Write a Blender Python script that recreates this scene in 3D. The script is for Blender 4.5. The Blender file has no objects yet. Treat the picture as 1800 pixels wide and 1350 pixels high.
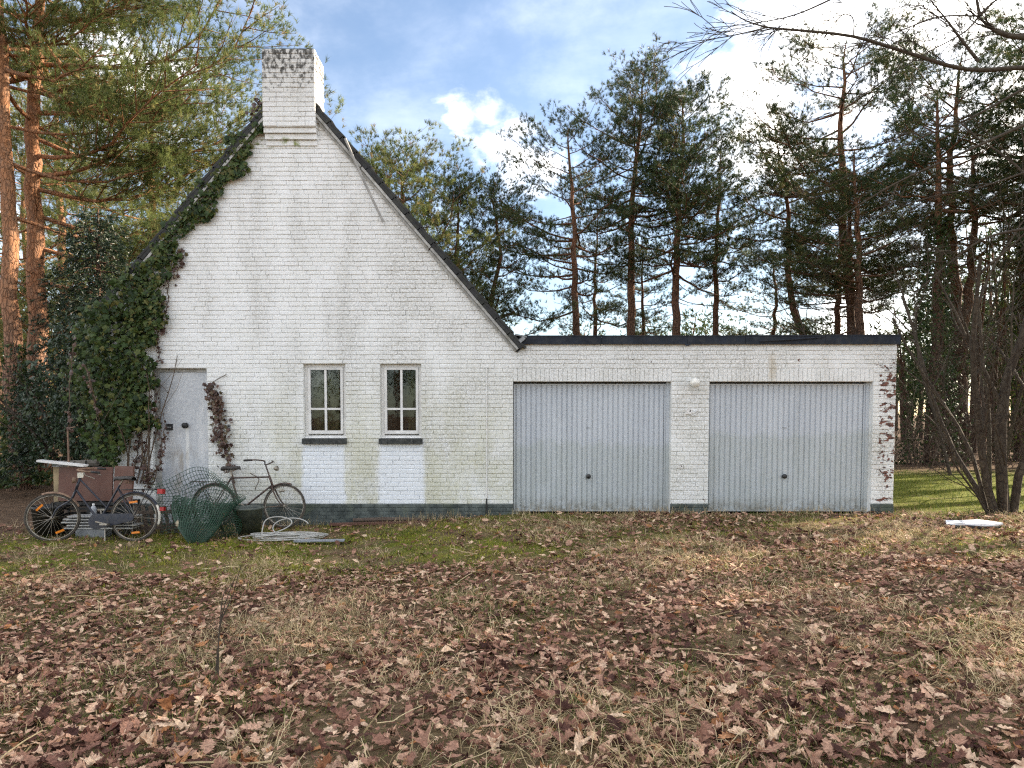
import bpy, math, random
import numpy as np

# ---------------------------------------------------------------- camera, sky, sun, exposure
scn = bpy.context.scene
R = math.radians
CAM_D, CAM_H, F_PX = 11.35, 1.6, 1248.0
cam = bpy.data.cameras.new("camera")
cam.sensor_width = 36.0
cam.lens = F_PX / 1800 * 36.0
cam.shift_x, cam.shift_y = 0.00833, 0.0616
cam.clip_start, cam.clip_end = 0.05, 2000
cam_o = bpy.data.objects.new("camera", cam)
scn.collection.objects.link(cam_o)
cam_o.location = (0, -CAM_D, CAM_H)
cam_o.rotation_euler = (R(90 - 2.7), 0, 0)
scn.camera = cam_o

SUN_EL, SUN_AZ = 27.0, 64.0          # degrees; azimuth from +Y towards +X
world = bpy.data.worlds.new("World")
scn.world = world
world.use_nodes = True
sun = bpy.data.lights.new("sun", 'SUN')
sun.energy, sun.angle, sun.color = 3.4, R(0.8), (1.0, 0.86, 0.68)
sun_o = bpy.data.objects.new("sun", sun)
scn.collection.objects.link(sun_o)
sun_o.location = (30, 20, 30)
sun_o.rotation_euler = (R(90 - SUN_EL), 0, R(180 - SUN_AZ))
scn.view_settings.view_transform = 'Standard'
scn.view_settings.look = 'None'
scn.view_settings.exposure = 2.2
scn.view_settings.gamma = 1.0
scn.cycles.use_denoising = False
scn.cycles.filter_width = 1.25
scn.cycles.max_bounces = 6
scn.cycles.transparent_max_bounces = 8
scn.cycles.caustics_reflective = False
scn.cycles.caustics_refractive = False


class NT:
    """small helper to write node trees as expressions"""
    def __init__(s, tree):
        s.t = tree
        s.N = tree.nodes
        s.N.clear()

    def put(s, sock, v):
        if isinstance(v, bpy.types.NodeSocket):
            s.t.links.new(v, sock)
        elif isinstance(v, (tuple, list)) and sock.type == 'RGBA' and len(v) == 3:
            sock.default_value = (*v, 1)
        else:
            sock.default_value = v

    def n(s, typ, props=None, **ins):
        nd = s.N.new(typ)
        for k, v in (props or {}).items():
            setattr(nd, k, v)
        for k, v in ins.items():
            s.put(nd.inputs[k.replace('_', ' ')], v)
        return nd

    def m(s, op, a, b=None, c=None, clamp=False):
        nd = s.N.new('ShaderNodeMath')
        nd.operation = op
        nd.use_clamp = clamp
        for i, v in enumerate((a, b, c)):
            if v is not None:
                s.put(nd.inputs[i], v)
        return nd.outputs[0]

    def vm(s, op, a, b=None):
        nd = s.N.new('ShaderNodeVectorMath')
        nd.operation = op
        s.put(nd.inputs[0], a)
        if b is not None:
            s.put(nd.inputs[1], b)
        return nd.outputs['Value'] if op in ('DOT_PRODUCT', 'LENGTH', 'DISTANCE') else nd.outputs[0]

    def mix(s, f, a, b, blend='MIX'):
        nd = s.N.new('ShaderNodeMix')
        nd.data_type = 'RGBA'
        nd.blend_type = blend
        s.put(nd.inputs[0], f)
        s.put(nd.inputs[6], a)
        s.put(nd.inputs[7], b)
        return nd.outputs[2]

    def step(s, x, lo, hi, a=0.0, b=1.0):
        nd = s.N.new('ShaderNodeMapRange')
        nd.interpolation_type = 'SMOOTHSTEP'
        for i, v in enumerate((x, lo, hi, a, b)):
            s.put(nd.inputs[i], v)
        return nd.outputs[0]

    def noise(s, vec, scale, detail=4, rough=0.55, dist=0.0):
        nd = s.n('ShaderNodeTexNoise', None, Vector=vec, Scale=scale, Detail=detail, Roughness=rough, Distortion=dist)
        return nd.outputs[0]

    def sep(s, vec):
        nd = s.N.new('ShaderNodeSeparateXYZ')
        s.put(nd.inputs[0], vec)
        return nd.outputs

    def scale(s, vec, x, y, z):
        return s.vm('MULTIPLY', vec, (x, y, z))

    def pos(s):
        return s.N.new('ShaderNodeNewGeometry').outputs['Position']

    def obj(s):
        return s.N.new('ShaderNodeTexCoord').outputs['Object']

    def attr(s, name):
        nd = s.N.new('ShaderNodeAttribute')
        nd.attribute_name = name
        return nd.outputs['Fac']

    def ramp(s, f, stops):
        nd = s.N.new('ShaderNodeValToRGB')
        e = nd.color_ramp.elements
        while len(e) < len(stops):
            e.new(0.5)
        for el, (p, c) in zip(e, stops):
            el.position, el.color = p, (*c, 1)
        s.put(nd.inputs[0], f)
        return nd.outputs[0]

    def bump(s, h, strength, dist=0.01):
        nd = s.n('ShaderNodeBump', None, Height=h, Strength=strength, Distance=dist)
        return nd.outputs[0]


# the sky: clear blue with broken cumulus, denser and brighter towards the hidden sun
w = NT(world.node_tree)
d = w.vm('NORMALIZE', w.N.new('ShaderNodeTexCoord').outputs['Generated'])
sky = w.n('ShaderNodeTexSky', dict(sky_type='NISHITA', sun_disc=False, sun_elevation=R(SUN_EL),
                                   sun_rotation=R(SUN_AZ), air_density=1.0, dust_density=0.6, ozone_density=1.4))
dz = w.sep(d)[2]
flat = w.vm('ADD', w.vm('MULTIPLY', d, (1, 1, 1.6)), (2.3, 0.4, 1.1))
cn = w.noise(flat, 2.6, 7, 0.56, 0.4)
fine = w.noise(flat, 13.0, 7, 0.62, 0.3)
dens = w.m('ADD', w.m('SUBTRACT', cn, 0.395), w.m('MULTIPLY', w.m('SUBTRACT', fine, 0.5), 0.22))
# a clear stretch of blue over the house, cumulus heaps in and beside it: direction of the heap, angular radius
cl_ = (-0.02, 1, 0.50)
L = math.sqrt(sum(k * k for k in cl_))
gap = w.step(w.vm('DISTANCE', d, tuple(k / L for k in cl_)), 0.60, 0.16)
dens = w.m('SUBTRACT', dens, w.m('MULTIPLY', gap, 0.70))
for c, r in [((-0.010, 1, 0.375), 0.036), ((0.025, 1, 0.345), 0.040), ((-0.055, 1, 0.400), 0.026), ((-0.025, 1, 0.405), 0.026), ((0.015, 1, 0.39), 0.026),
             ((0.56, 1, 0.60), 0.17), ((0.43, 1, 0.50), 0.12), ((0.34, 1, 0.455), 0.085), ((0.285, 1, 0.47), 0.05),
             ((0.37, 1, 0.37), 0.09), ((0.75, 1, 0.40), 0.12), ((-0.50, 1, 0.45), 0.07)]:
    L = math.sqrt(sum(k * k for k in c))
    dist = w.vm('DISTANCE', d, tuple(k / L for k in c))
    bl = w.m('SUBTRACT', 1.0, w.m('DIVIDE', dist, r * 1.3 / L))
    bl = w.m('ADD', w.m('MULTIPLY', bl, 0.22), w.m('MULTIPLY', w.m('SUBTRACT', fine, 0.47), 0.85))
    dens = w.m('MAXIMUM', dens, bl)
cloud = w.m('POWER', w.step(dens, -0.12, 0.36), 2.1)
veil = w.m('MULTIPLY', w.step(w.noise(w.scale(d, 1, 1, 3.5), 2.2, 6, 0.6, 0.8), 0.15, 0.85), 0.075)
cloud = w.m('MAXIMUM', cloud, veil)
cloud = w.m('MULTIPLY', cloud, w.step(dz, -0.02, 0.10))
shade = w.step(w.noise(flat, 9.0, 6, 0.6), 0.35, 0.72)
sdir = (math.sin(R(SUN_AZ)) * math.cos(R(SUN_EL)), math.cos(R(SUN_AZ)) * math.cos(R(SUN_EL)), math.sin(R(SUN_EL)))
toward = w.step(w.vm('DOT_PRODUCT', d, sdir), 0.6, 1.0)
ccol = w.mix(shade, (0.42, 0.42, 0.43), (1.9, 1.80, 1.66))
ccol = w.mix(w.m('MULTIPLY', toward, 0.8), ccol, (1.95, 1.78, 1.50))
bg_sky = w.n('ShaderNodeBackground', None, Color=sky.outputs[0], Strength=0.052)
bg_cl = w.n('ShaderNodeBackground', None, Color=ccol, Strength=1.0)
mx = w.n('ShaderNodeMixShader')
w.put(mx.inputs[0], cloud)
w.put(mx.inputs[1], bg_sky.outputs[0])
w.put(mx.inputs[2], bg_cl.outputs[0])
out = w.n('ShaderNodeOutputWorld', None, Surface=mx.outputs[0])

# ---------------------------------------------------------------- helpers
COL = scn.collection
rng = np.random.default_rng(7)
random.seed(7)


def norm(v):
    v = np.asarray(v, float)
    return v / (np.linalg.norm(v, axis=-1, keepdims=True) + 1e-12)


def new_mat(name):
    mt = bpy.data.materials.new(name)
    mt.use_nodes = True
    return mt, NT(mt.node_tree)


def finish(nt, color, rough=0.7, metal=0.0, normal=None, spec=None, **kw):
    b = nt.n('ShaderNodeBsdfPrincipled', None, Base_Color=color, Roughness=rough, Metallic=metal, **kw)
    if normal is not None:
        nt.put(b.inputs['Normal'], normal)
    if spec is not None:
        nt.put(b.inputs['Specular IOR Level'], spec)
    nt.n('ShaderNodeOutputMaterial', None, Surface=b.outputs[0])


def simple(name, base, rough=0.6, metal=0.0, var=0.25, sc=9.0, dirt=None, dirt_amt=0.3, bump=0.15, bsc=60.0):
    mt, t = new_mat(name)
    p = t.pos()
    nz = t.noise(p, sc, 5)
    k = t.step(nz, 0.25, 0.75, 1 - var, 1 + var)
    col = t.mix(1.0, base, t.n('ShaderNodeCombineColor', None, Red=k, Green=k, Blue=k).outputs[0], 'MULTIPLY')
    if dirt:
        col = t.mix(t.m('MULTIPLY', t.step(t.noise(p, sc * 2.3, 6, 0.65), 0.42, 0.68), dirt_amt), col, dirt)
    nb = t.bump(t.noise(p, bsc, 4), bump, 0.004) if bump else None
    finish(t, col, rough, metal, nb)
    return mt


class Geo:
    """collects geometry, then links it as one mesh object"""
    def __init__(s):
        s.V, s.Q, s.T, s.A, s.n = [], [], [], [], 0

    def add(s, V, quads=None, tris=None, a=0.0):
        V = np.asarray(V, float).reshape(-1, 3)
        s.V.append(V)
        s.A.append(np.full(len(V), a) if np.isscalar(a) else np.asarray(a, float))
        if quads is not None and len(quads):
            s.Q.append(np.asarray(quads, int).reshape(-1, 4) + s.n)
        if tris is not None and len(tris):
            s.T.append(np.asarray(tris, int).reshape(-1, 3) + s.n)
        s.n += len(V)
        return s

    def tube(s, pts, rad, sides=6, cap=False, a=0.0, closed=False):
        pts = np.asarray(pts, float)
        n = len(pts)
        rad = np.full(n, rad) if np.isscalar(rad) else np.asarray(rad, float)
        if closed:
            tg = norm(np.roll(pts, -1, 0) - np.roll(pts, 1, 0))
        else:
            tg = norm(np.gradient(pts, axis=0))
        ref = np.zeros(3)
        ref[np.argmin(np.abs(tg).mean(0))] = 1
        u = norm(np.cross(tg, ref))
        v = np.cross(tg, u)
        an = np.arange(sides) / sides * 2 * math.pi
        V = pts[:, None] + rad[:, None, None] * (np.cos(an)[None, :, None] * u[:, None] + np.sin(an)[None, :, None] * v[:, None])
        i = np.arange(n if closed else n - 1)[:, None] * sides
        i2 = (i + sides) % (n * sides)
        j = np.arange(sides)[None]
        j2 = (j + 1) % sides
        q = np.stack([i + j, i + j2, i2 + j2, i2 + j], -1).reshape(-1, 4)
        V = V.reshape(-1, 3)
        tr = None
        if cap and not closed:
            c0, c1 = len(V), len(V) + 1
            V = np.vstack([V, pts[:1], pts[-1:]])
            jj = np.arange(sides)
            b = (n - 1) * sides
            tr = np.vstack([np.stack([np.full(sides, c0), (jj + 1) % sides, jj], -1),
                            np.stack([np.full(sides, c1), b + jj, b + (jj + 1) % sides], -1)])
        s.add(V, q, tr, a)
        return s

    def box(s, lo, hi, M=None, a=0.0):
        x0, y0, z0 = lo
        x1, y1, z1 = hi
        V = np.array([(x0, y0, z0), (x1, y0, z0), (x1, y1, z0), (x0, y1, z0), (x0, y0, z1), (x1, y0, z1), (x1, y1, z1), (x0, y1, z1)], float)
        if M is not None:
            V = V @ np.asarray(M[0], float).T + np.asarray(M[1], float)
        s.add(V, [(3, 2, 1, 0), (4, 5, 6, 7), (0, 1, 5, 4), (1, 2, 6, 5), (2, 3, 7, 6), (3, 0, 4, 7)], None, a)
        return s

    def beam(s, p, q, w_, h_, up=(0, 0, 1), a=0.0):
        """rectangular bar from p to q"""
        p, q = np.asarray(p, float), np.asarray(q, float)
        t = norm(q - p)
        u = norm(np.cross(t, up))
        v = np.cross(u, t)
        V = [e + u * sx * w_ / 2 + v * sz * h_ / 2 for e in (p, q) for sx, sz in ((-1, -1), (1, -1), (1, 1), (-1, 1))]
        s.add(V, [(3, 2, 1, 0), (4, 5, 6, 7), (0, 1, 5, 4), (1, 2, 6, 5), (2, 3, 7, 6), (3, 0, 4, 7)], None, a)
        return s

    def lathe(s, prof, c=(0, 0, 0), sides=24, a=0.0):
        """profile of (radius, z) turned about the vertical axis"""
        prof = np.asarray(prof, float)
        an = np.arange(sides) / sides * 2 * math.pi
        V = np.stack([prof[:, 0, None] * np.cos(an), prof[:, 0, None] * np.sin(an), np.repeat(prof[:, 1, None], sides, 1)], -1).reshape(-1, 3) + np.asarray(c, float)
        i = np.arange(len(prof) - 1)[:, None] * sides
        j = np.arange(sides)[None]
        j2 = (j + 1) % sides
        s.add(V, np.stack([i + j, i + j2, i + sides + j2, i + sides + j], -1).reshape(-1, 4), None, a)
        return s

    def xf(s, Rm, t=(0, 0, 0)):
        Rm = np.asarray(Rm, float)
        s.V = [v @ Rm.T + np.asarray(t, float) for v in s.V]
        return s

    def mesh(s, name, mat, smooth=False):
        V = np.vstack(s.V)
        Q = np.vstack(s.Q) if s.Q else np.zeros((0, 4), int)
        T = np.vstack(s.T) if s.T else np.zeros((0, 3), int)
        me = bpy.data.meshes.new(name)
        me.vertices.add(len(V))
        me.vertices.foreach_set('co', V.astype(np.float32).ravel())
        loops = np.concatenate([Q.ravel(), T.ravel()]).astype(np.int32)
        starts = np.concatenate([np.arange(len(Q)) * 4, len(Q) * 4 + np.arange(len(T)) * 3]).astype(np.int32)
        me.loops.add(len(loops))
        me.loops.foreach_set('vertex_index', loops)
        me.polygons.add(len(starts))
        me.polygons.foreach_set('loop_start', starts)
        me.polygons.foreach_set('use_smooth', np.full(len(starts), smooth))
        at = me.attributes.new('rnd', 'FLOAT', 'POINT')
        at.data.foreach_set('value', np.concatenate(s.A).astype(np.float32))
        me.update(calc_edges=True)
        me.materials.append(mat)
        return me

    def build(s, name, mat, parent=None, smooth=False):
        o = bpy.data.objects.new(name, s.mesh(name, mat, smooth))
        COL.objects.link(o)
        o.parent = parent
        return o


def tag(o, label=None, cat=None, group=None, kind=None):
    for k, v in (('label', label), ('category', cat), ('group', group), ('kind', kind)):
        if v:
            o[k] = v
    return o


def thing(name, label, cat, loc=(0, 0, 0), rot=(0, 0, 0), group=None):
    o = bpy.data.objects.new(name, None)
    o.empty_display_size = 0.2
    COL.objects.link(o)
    o.location, o.rotation_euler = loc, rot
    return tag(o, label, cat, group)


def rot(ax, deg):
    c, s_ = math.cos(R(deg)), math.sin(R(deg))
    return np.array({'x': [[1, 0, 0], [0, c, -s_], [0, s_, c]], 'y': [[c, 0, s_], [0, 1, 0], [-s_, 0, c]], 'z': [[c, -s_, 0], [s_, c, 0], [0, 0, 1]]}[ax])


def smooth01(t):
    t = np.clip(t, 0, 1)
    return t * t * (3 - 2 * t)


def gz(x, y):
    """height of the ground: a shallow dip towards the front door"""
    x, y = np.asarray(x, float), np.asarray(y, float)
    h = -0.19 * smooth01((0.7 - x) / 3.4) * smooth01((y + 14) / 9) * smooth01((9 - y) / 6)
    near = smooth01((14 - np.abs(y + 3)) / 6)
    h = h + near * (0.018 * np.sin(1.7 * x + 0.6 * y) * np.sin(1.3 * y - 0.4 * x) + 0.012 * np.sin(4.1 * x + 2.0 * y + 1) * np.sin(3.3 * y - 1.7 * x)) * smooth01((-y - 0.1) / 1.2)
    return h


def spline(P, n=24):
    """smooth curve through the points"""
    P = np.asarray(P, float)
    Q = np.vstack([2 * P[0] - P[1], P, 2 * P[-1] - P[-2]])
    res = []
    m = len(P) - 1
    for i in range(m):
        a, b, c, e = Q[i:i + 4]
        t = np.linspace(0, 1, max(2, n // m + 1), endpoint=(i == m - 1))[:, None]
        res.append(0.5 * (2 * b + (c - a) * t + (2 * a - 5 * b + 4 * c - e) * t ** 2 + (3 * b - a - 3 * c + e) * t ** 3))
    return np.vstack(res)

# ---------------------------------------------------------------- materials of the building
def paint_material():
    mt, t = new_mat("painted_brick")
    p = t.pos()
    x, y, z = t.sep(p)
    # broad weathering in soft vertical runs
    run = t.noise(t.scale(p, 2.2, 2.2, 0.55), 1.0, 7, 0.6)
    mott = t.noise(p, 2.6, 8, 0.68)
    speck = t.noise(p, 34, 6, 0.7)
    col = t.mix(t.step(mott, 0.3, 0.7), (0.90, 0.905, 0.90), (0.84, 0.845, 0.825))
    g = t.m('MULTIPLY', t.step(run, 0.42, 0.72), t.step(speck, 0.36, 0.62))
    col = t.mix(t.m('MULTIPLY', g, 0.60), col, (0.42, 0.41, 0.37))
    # grey bloom across the right half of the gable
    bloom = t.m('MULTIPLY', t.step(t.noise(p, 1.1, 4), 0.36, 0.60), t.m('MULTIPLY', t.step(x, -3.0, -1.8), t.step(z, 5.4, 4.0)))
    bloom = t.m('MULTIPLY', bloom, t.step(speck, 0.40, 0.60))
    col = t.mix(t.m('MULTIPLY', bloom, 0.7), col, (0.50, 0.49, 0.45))
    # algae low on the wall, kept off where the sills shed the rain
    wob = t.m('MULTIPLY', t.m('SUBTRACT', t.noise(p, 5.0, 5), 0.5), 0.16)
    xw = t.m('ADD', x, wob)
    clean = None
    for a, b in ((-3.22, -2.56), (-1.99, -1.29)):
        spread = t.m('MULTIPLY', t.m('SUBTRACT', 1.1, z), 0.03)
        r_ = t.m('MULTIPLY', t.step(xw, t.m('SUBTRACT', a - 0.03, spread), t.m('SUBTRACT', a + 0.05, spread)), t.step(xw, b + 0.06, b - 0.03))
        clean = r_ if clean is None else t.m('MAXIMUM', clean, r_)
    clean = t.m('MULTIPLY', clean, t.step(z, 1.24, 1.12))
    low = t.m('MULTIPLY', t.step(z, 2.9, 0.5), t.step(xw, 0.6, -0.2, 0.25, 1.0))
    low = t.m('MULTIPLY', low, t.step(x, -5.0, -3.0, 0.25, 1.0))
    alg = t.m('MULTIPLY', low, t.step(t.noise(t.scale(p, 1, 1, 0.6), 2.4, 8, 0.66), 0.30, 0.62))
    alg = t.m('MULTIPLY', alg, t.step(speck, 0.30, 0.60, 0.45, 1.0))
    alg = t.m('MULTIPLY', alg, t.m('SUBTRACT', 1.0, clean))
    col = t.mix(t.m('MULTIPLY', alg, 0.8), col, (0.56, 0.55, 0.40))
    col = t.mix(t.m('MULTIPLY', clean, 0.85), col, (0.83, 0.86, 0.90))
    # rust coloured run over the second garage door
    rr = t.m('MULTIPLY', t.step(t.m('ABSOLUTE', t.m('SUBTRACT', xw, 4.28)), 0.09, 0.0), t.m('MULTIPLY', t.step(z, 2.05, 2.2), t.step(z, 2.66, 2.4)))
    col = t.mix(t.m('MULTIPLY', rr, 0.4), col, (0.42, 0.32, 0.16))
    # chimney: black lichen, heaviest at the crown
    chim = t.m('MULTIPLY', t.step(z, 5.95, 6.9), t.m('MULTIPLY', t.step(x, -3.8, -3.76), t.step(x, -2.85, -2.88)))
    lich = t.step(t.noise(t.scale(p, 1, 1, 0.7), 15, 8, 0.72), t.step(z, 6.2, 7.2, 0.60, 0.43), t.step(z, 6.2, 7.2, 0.72, 0.56))
    lich = t.m('MULTIPLY', lich, chim)
    col = t.mix(t.m('MULTIPLY', chim, 0.4), col, (0.52, 0.50, 0.46))
    col = t.mix(t.m('MULTIPLY', lich, 0.92), col, (0.045, 0.042, 0.035))
    grn = t.m('MULTIPLY', t.m('MULTIPLY', t.step(z, 5.70, 5.80), t.step(z, 5.95, 5.84)), t.step(t.noise(p, 8, 4), 0.52, 0.66))
    col = t.mix(t.m('MULTIPLY', grn, t.step(x, -2.9, -3.2)), col, (0.22, 0.26, 0.06))
    # paint flaked off the red brick: the end pier most, a few spots over the garage
    fl = t.noise(t.scale(p, 1.0, 1.0, 1.7), 9.5, 5, 0.62, 0.3)
    pier = t.m('MULTIPLY', t.step(x, 5.93, 6.02), t.m('MULTIPLY', t.step(z, 2.48, 2.25), t.step(z, 0.16, 0.24)))
    band = t.step(t.noise(t.scale(p, 0.1, 0.1, 1.0), 4.3, 2), 0.42, 0.62)
    thr = t.m('SUBTRACT', 0.80, t.m('MULTIPLY', pier, t.m('ADD', 0.20, t.m('MULTIPLY', band, 0.10))))
    top = t.m('MULTIPLY', t.m('MULTIPLY', t.step(z, 2.30, 2.36), t.step(z, 2.62, 2.5)), t.step(x, 0.3, 0.5))
    thr = t.m('SUBTRACT', thr, t.m('MULTIPLY', top, 0.135))
    foot = t.m('MULTIPLY', t.m('MULTIPLY', t.step(z, 0.30, 0.22), t.step(z, 0.13, 0.15)), t.step(x, 2.0, 2.4))
    thr = t.m('SUBTRACT', thr, t.m('MULTIPLY', foot, 0.17))
    flake = t.step(fl, thr, t.m('ADD', thr, 0.015))
    redc = t.mix(t.step(t.noise(p, 40, 4), 0.35, 0.65), (0.15, 0.066, 0.050), (0.25, 0.115, 0.085))
    redc = t.mix(t.step(t.noise(p, 15, 3), 0.50, 0.60), redc, (0.09, 0.065, 0.055))
    col = t.mix(flake, col, redc)
    hgt = t.m('ADD', t.m('MULTIPLY', t.noise(p, 70, 5, 0.6), 0.5), t.m('ADD', t.noise(p, 16, 5, 0.6), t.m('MULTIPLY', flake, -1.2)))
    finish(t, col, 0.72, 0, t.bump(hgt, 0.8, 0.007), 0.3)
    return mt


M_PAINT = paint_material()


def plinth_material():
    mt, t = new_mat("tarred_plinth")
    p = t.pos()
    col = t.mix(t.step(t.noise(p, 6, 7, 0.65), 0.32, 0.68), (0.045, 0.055, 0.052), (0.13, 0.15, 0.14))
    col = t.mix(t.m('MULTIPLY', t.step(t.noise(p, 3, 5), 0.5, 0.7), 0.5), col, (0.07, 0.085, 0.04))
    finish(t, col, 0.8, 0, t.bump(t.noise(p, 50, 5), 0.6, 0.006), 0.3)
    return mt


M_PLINTH = plinth_material()


def steel_material():
    mt, t = new_mat("galvanised_door_paint")
    p = t.pos()
    x, y, z = t.sep(p)
    col = t.mix(t.step(t.noise(t.scale(p, 1.3, 1, 0.4), 2.0, 5), 0.3, 0.7), (0.50, 0.535, 0.58), (0.56, 0.595, 0.635))
    edge = t.m('ADD', t.step(x, 2.9, 3.1, 1.18, 1.34), t.m('MULTIPLY', t.m('SUBTRACT', t.noise(t.scale(p, 1, 1, 0.2), 3.2, 6, 0.7), 0.5), 0.55))
    alg = t.m('MULTIPLY', t.step(z, edge, t.m('SUBTRACT', edge, 0.14)), t.step(t.noise(t.scale(p, 1, 1, 0.3), 7, 7, 0.7), 0.25, 0.62, 0.35, 1.0))
    col = t.mix(t.m('MULTIPLY', alg, 0.48), col, (0.39, 0.43, 0.40))
    spot = t.m('MULTIPLY', t.step(t.noise(t.scale(p, 1, 1, 0.5), 26, 5, 0.7), 0.60, 0.68), t.step(z, 0.7, 0.05))
    col = t.mix(t.m('MULTIPLY', spot, 0.55), col, (0.14, 0.12, 0.09))
    run_ = t.m('MULTIPLY', t.step(t.noise(t.scale(p, 9, 1, 0.35), 2.0, 6, 0.7), 0.50, 0.72), t.step(z, 2.1, 0.4, 0.25, 0.8))
    col = t.mix(t.m('MULTIPLY', run_, 0.5), col, (0.27, 0.285, 0.255))
    grime = t.m('MULTIPLY', t.step(z, 0.32, 0.02), t.step(t.noise(p, 11, 7, 0.7), 0.34, 0.62))
    col = t.mix(t.m('MULTIPLY', grime, 0.7), col, (0.20, 0.175, 0.125))
    finish(t, col, 0.48, 0.15, t.bump(t.m('ADD', t.noise(p, 30, 4), t.m('MULTIPLY', t.noise(p, 2.2, 3), 6.0)), 0.10, 0.01), 0.4)
    return mt


M_STEEL = steel_material()
M_FASCIA = simple("navy_bitumen_fascia", (0.012, 0.017, 0.028), 0.85, 0, 0.4, 5, (0.06, 0.06, 0.055), 0.35, 0.4, 30)
M_TILE = simple("dark_roof_tile", (0.022, 0.022, 0.023), 0.75, 0, 0.5, 6, (0.06, 0.065, 0.04), 0.4, 0.6, 40)
M_VERGE = simple("weathered_white_board", (0.40, 0.395, 0.375), 0.75, 0, 0.3, 4, (0.20, 0.19, 0.15), 0.7, 0.4, 40)
M_WHITE = simple("white_gloss_paint", (0.78, 0.77, 0.75), 0.42, 0, 0.08, 6, (0.42, 0.39, 0.33), 0.3, 0.15, 50)
M_SILL = simple("dark_stone_sill", (0.032, 0.035, 0.034), 0.7, 0, 0.5, 10, (0.13, 0.13, 0.12), 0.5, 0.6, 60)
M_BLACK = simple("black_plastic", (0.014, 0.014, 0.015), 0.5, 0, 0.4, 14, (0.09, 0.085, 0.07), 0.4, 0.1)
M_DARKROOM = simple("shade_painted_plaster", (0.10, 0.095, 0.085), 0.9)  # dark tone puts the gloom of the rooms into the plaster colour
M_LAMPGLASS = simple("opal_glass", (0.82, 0.80, 0.74), 0.25, 0, 0.05, 20, (0.5, 0.46, 0.36), 0.25, 0.0)
M_ZINC = simple("grey_zinc", (0.27, 0.28, 0.29), 0.5, 0.5, 0.3, 8, (0.12, 0.11, 0.09), 0.5, 0.1)


def doorpanel_material():
    mt, t = new_mat("galvanised_sheet")
    p = t.pos()
    x, y, z = t.sep(p)
    spang = t.n('ShaderNodeTexVoronoi', None, Vector=p, Scale=38.0).outputs['Color']
    sp = t.sep(spang)[0]
    col = t.mix(sp, (0.47, 0.49, 0.52), (0.58, 0.60, 0.62))
    col = t.mix(t.m('MULTIPLY', t.step(t.noise(t.scale(p, 1, 1, 0.35), 5, 7, 0.7), 0.45, 0.68), 0.7), col, (0.74, 0.745, 0.75))
    drip = t.m('MULTIPLY', t.m('MULTIPLY', t.step(t.m('ABSOLUTE', t.m('SUBTRACT', x, -5.10)), 0.035, 0.015), t.step(z, 1.42, 1.36)), t.step(z, 0.5, 0.8, 0.2, 1.0))
    col = t.mix(t.m('MULTIPLY', drip, 0.75), col, (0.80, 0.80, 0.78))
    rust = t.m('MULTIPLY', t.m('MULTIPLY', t.step(t.noise(t.scale(p, 1, 1, 0.3), 4.2, 6, 0.65), 0.48, 0.66), t.step(z, 1.35, 0.9)), t.step(t.m('ABSOLUTE', t.m('SUBTRACT', x, -5.16)), 0.30, 0.05))
    col = t.mix(t.m('MULTIPLY', rust, 0.75), col, (0.30, 0.25, 0.19))
    finish(t, col, 0.5, 0.25, t.bump(t.noise(p, 24, 4), 0.1, 0.004), 0.4)
    return mt


M_SHEET = doorpanel_material()


def glass_material():
    mt, t = new_mat("window_glass")
    p = t.pos()
    dirt = t.m('MULTIPLY', t.step(t.noise(p, 9, 6, 0.7), 0.5, 0.75), 0.035)
    tr = t.n('ShaderNodeBsdfTransparent', None, Color=(0.80, 0.84, 0.82))
    gl = t.n('ShaderNodeBsdfGlossy', None, Color=(0.9, 0.95, 1.0), Roughness=0.03)
    nb = t.bump(t.noise(p, 3.0, 2), 0.08, 0.02)
    t.put(gl.inputs['Normal'], nb)
    fr = t.n('ShaderNodeFresnel', None, IOR=1.5)
    df = t.n('ShaderNodeBsdfDiffuse', None, Color=(0.5, 0.5, 0.45))
    m1 = t.n('ShaderNodeMixShader')
    t.put(m1.inputs[0], fr.outputs[0])
    t.put(m1.inputs[1], tr.outputs[0])
    t.put(m1.inputs[2], gl.outputs[0])
    m2 = t.n('ShaderNodeMixShader')
    t.put(m2.inputs[0], dirt)
    t.put(m2.inputs[1], m1.outputs[0])
    t.put(m2.inputs[2], df.outputs[0])
    t.n('ShaderNodeOutputMaterial', None, Surface=m2.outputs[0])
    return mt


M_GLASS = glass_material()
M_CURTAIN = simple("olive_curtain", (0.17, 0.155, 0.045), 0.9, 0, 0.25, 5, None, 0, 0.2, 90)

# ---------------------------------------------------------------- the house
AX, AZ, SL = -3.30, 6.84, 1.155          # roof apex and slope
XL, XR, ZF = -6.27, 6.26, 2.71           # left wall corner, right wall end, underside of the flat roof
WT = AZ - 0.16                           # apex of the masonry
Z0, PITCH = 0.15, 0.07                   # top of plinth, brick course
DOOR, WIN1, WIN2 = (-5.62, -4.73, -0.25, 2.32), (-3.19, -2.52, 1.20, 2.39), (-1.965, -1.31, 1.20, 2.39)
GAR1, GAR2 = (0.154, 2.68, -0.25, 2.11), (3.285, 5.90, -0.25, 2.11)
OPEN = [DOOR, WIN1, WIN2, GAR1, GAR2]
CH = (-3.725, -2.915)

house = thing('house', 'white painted brick house with steep gable and attached double garage', 'house', (0, 0, 0))


def wall_top(x):
    if x > (WT - ZF) / SL + AX:
        return ZF
    return min(WT - SL * (x - AX), WT + SL * (x - AX))


# masonry core behind the bricks (mortar face 12 mm back)
xs = sorted({XL, AX, (WT - ZF) / SL + AX, XR} | {v for o in OPEN for v in o[:2]})


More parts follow.
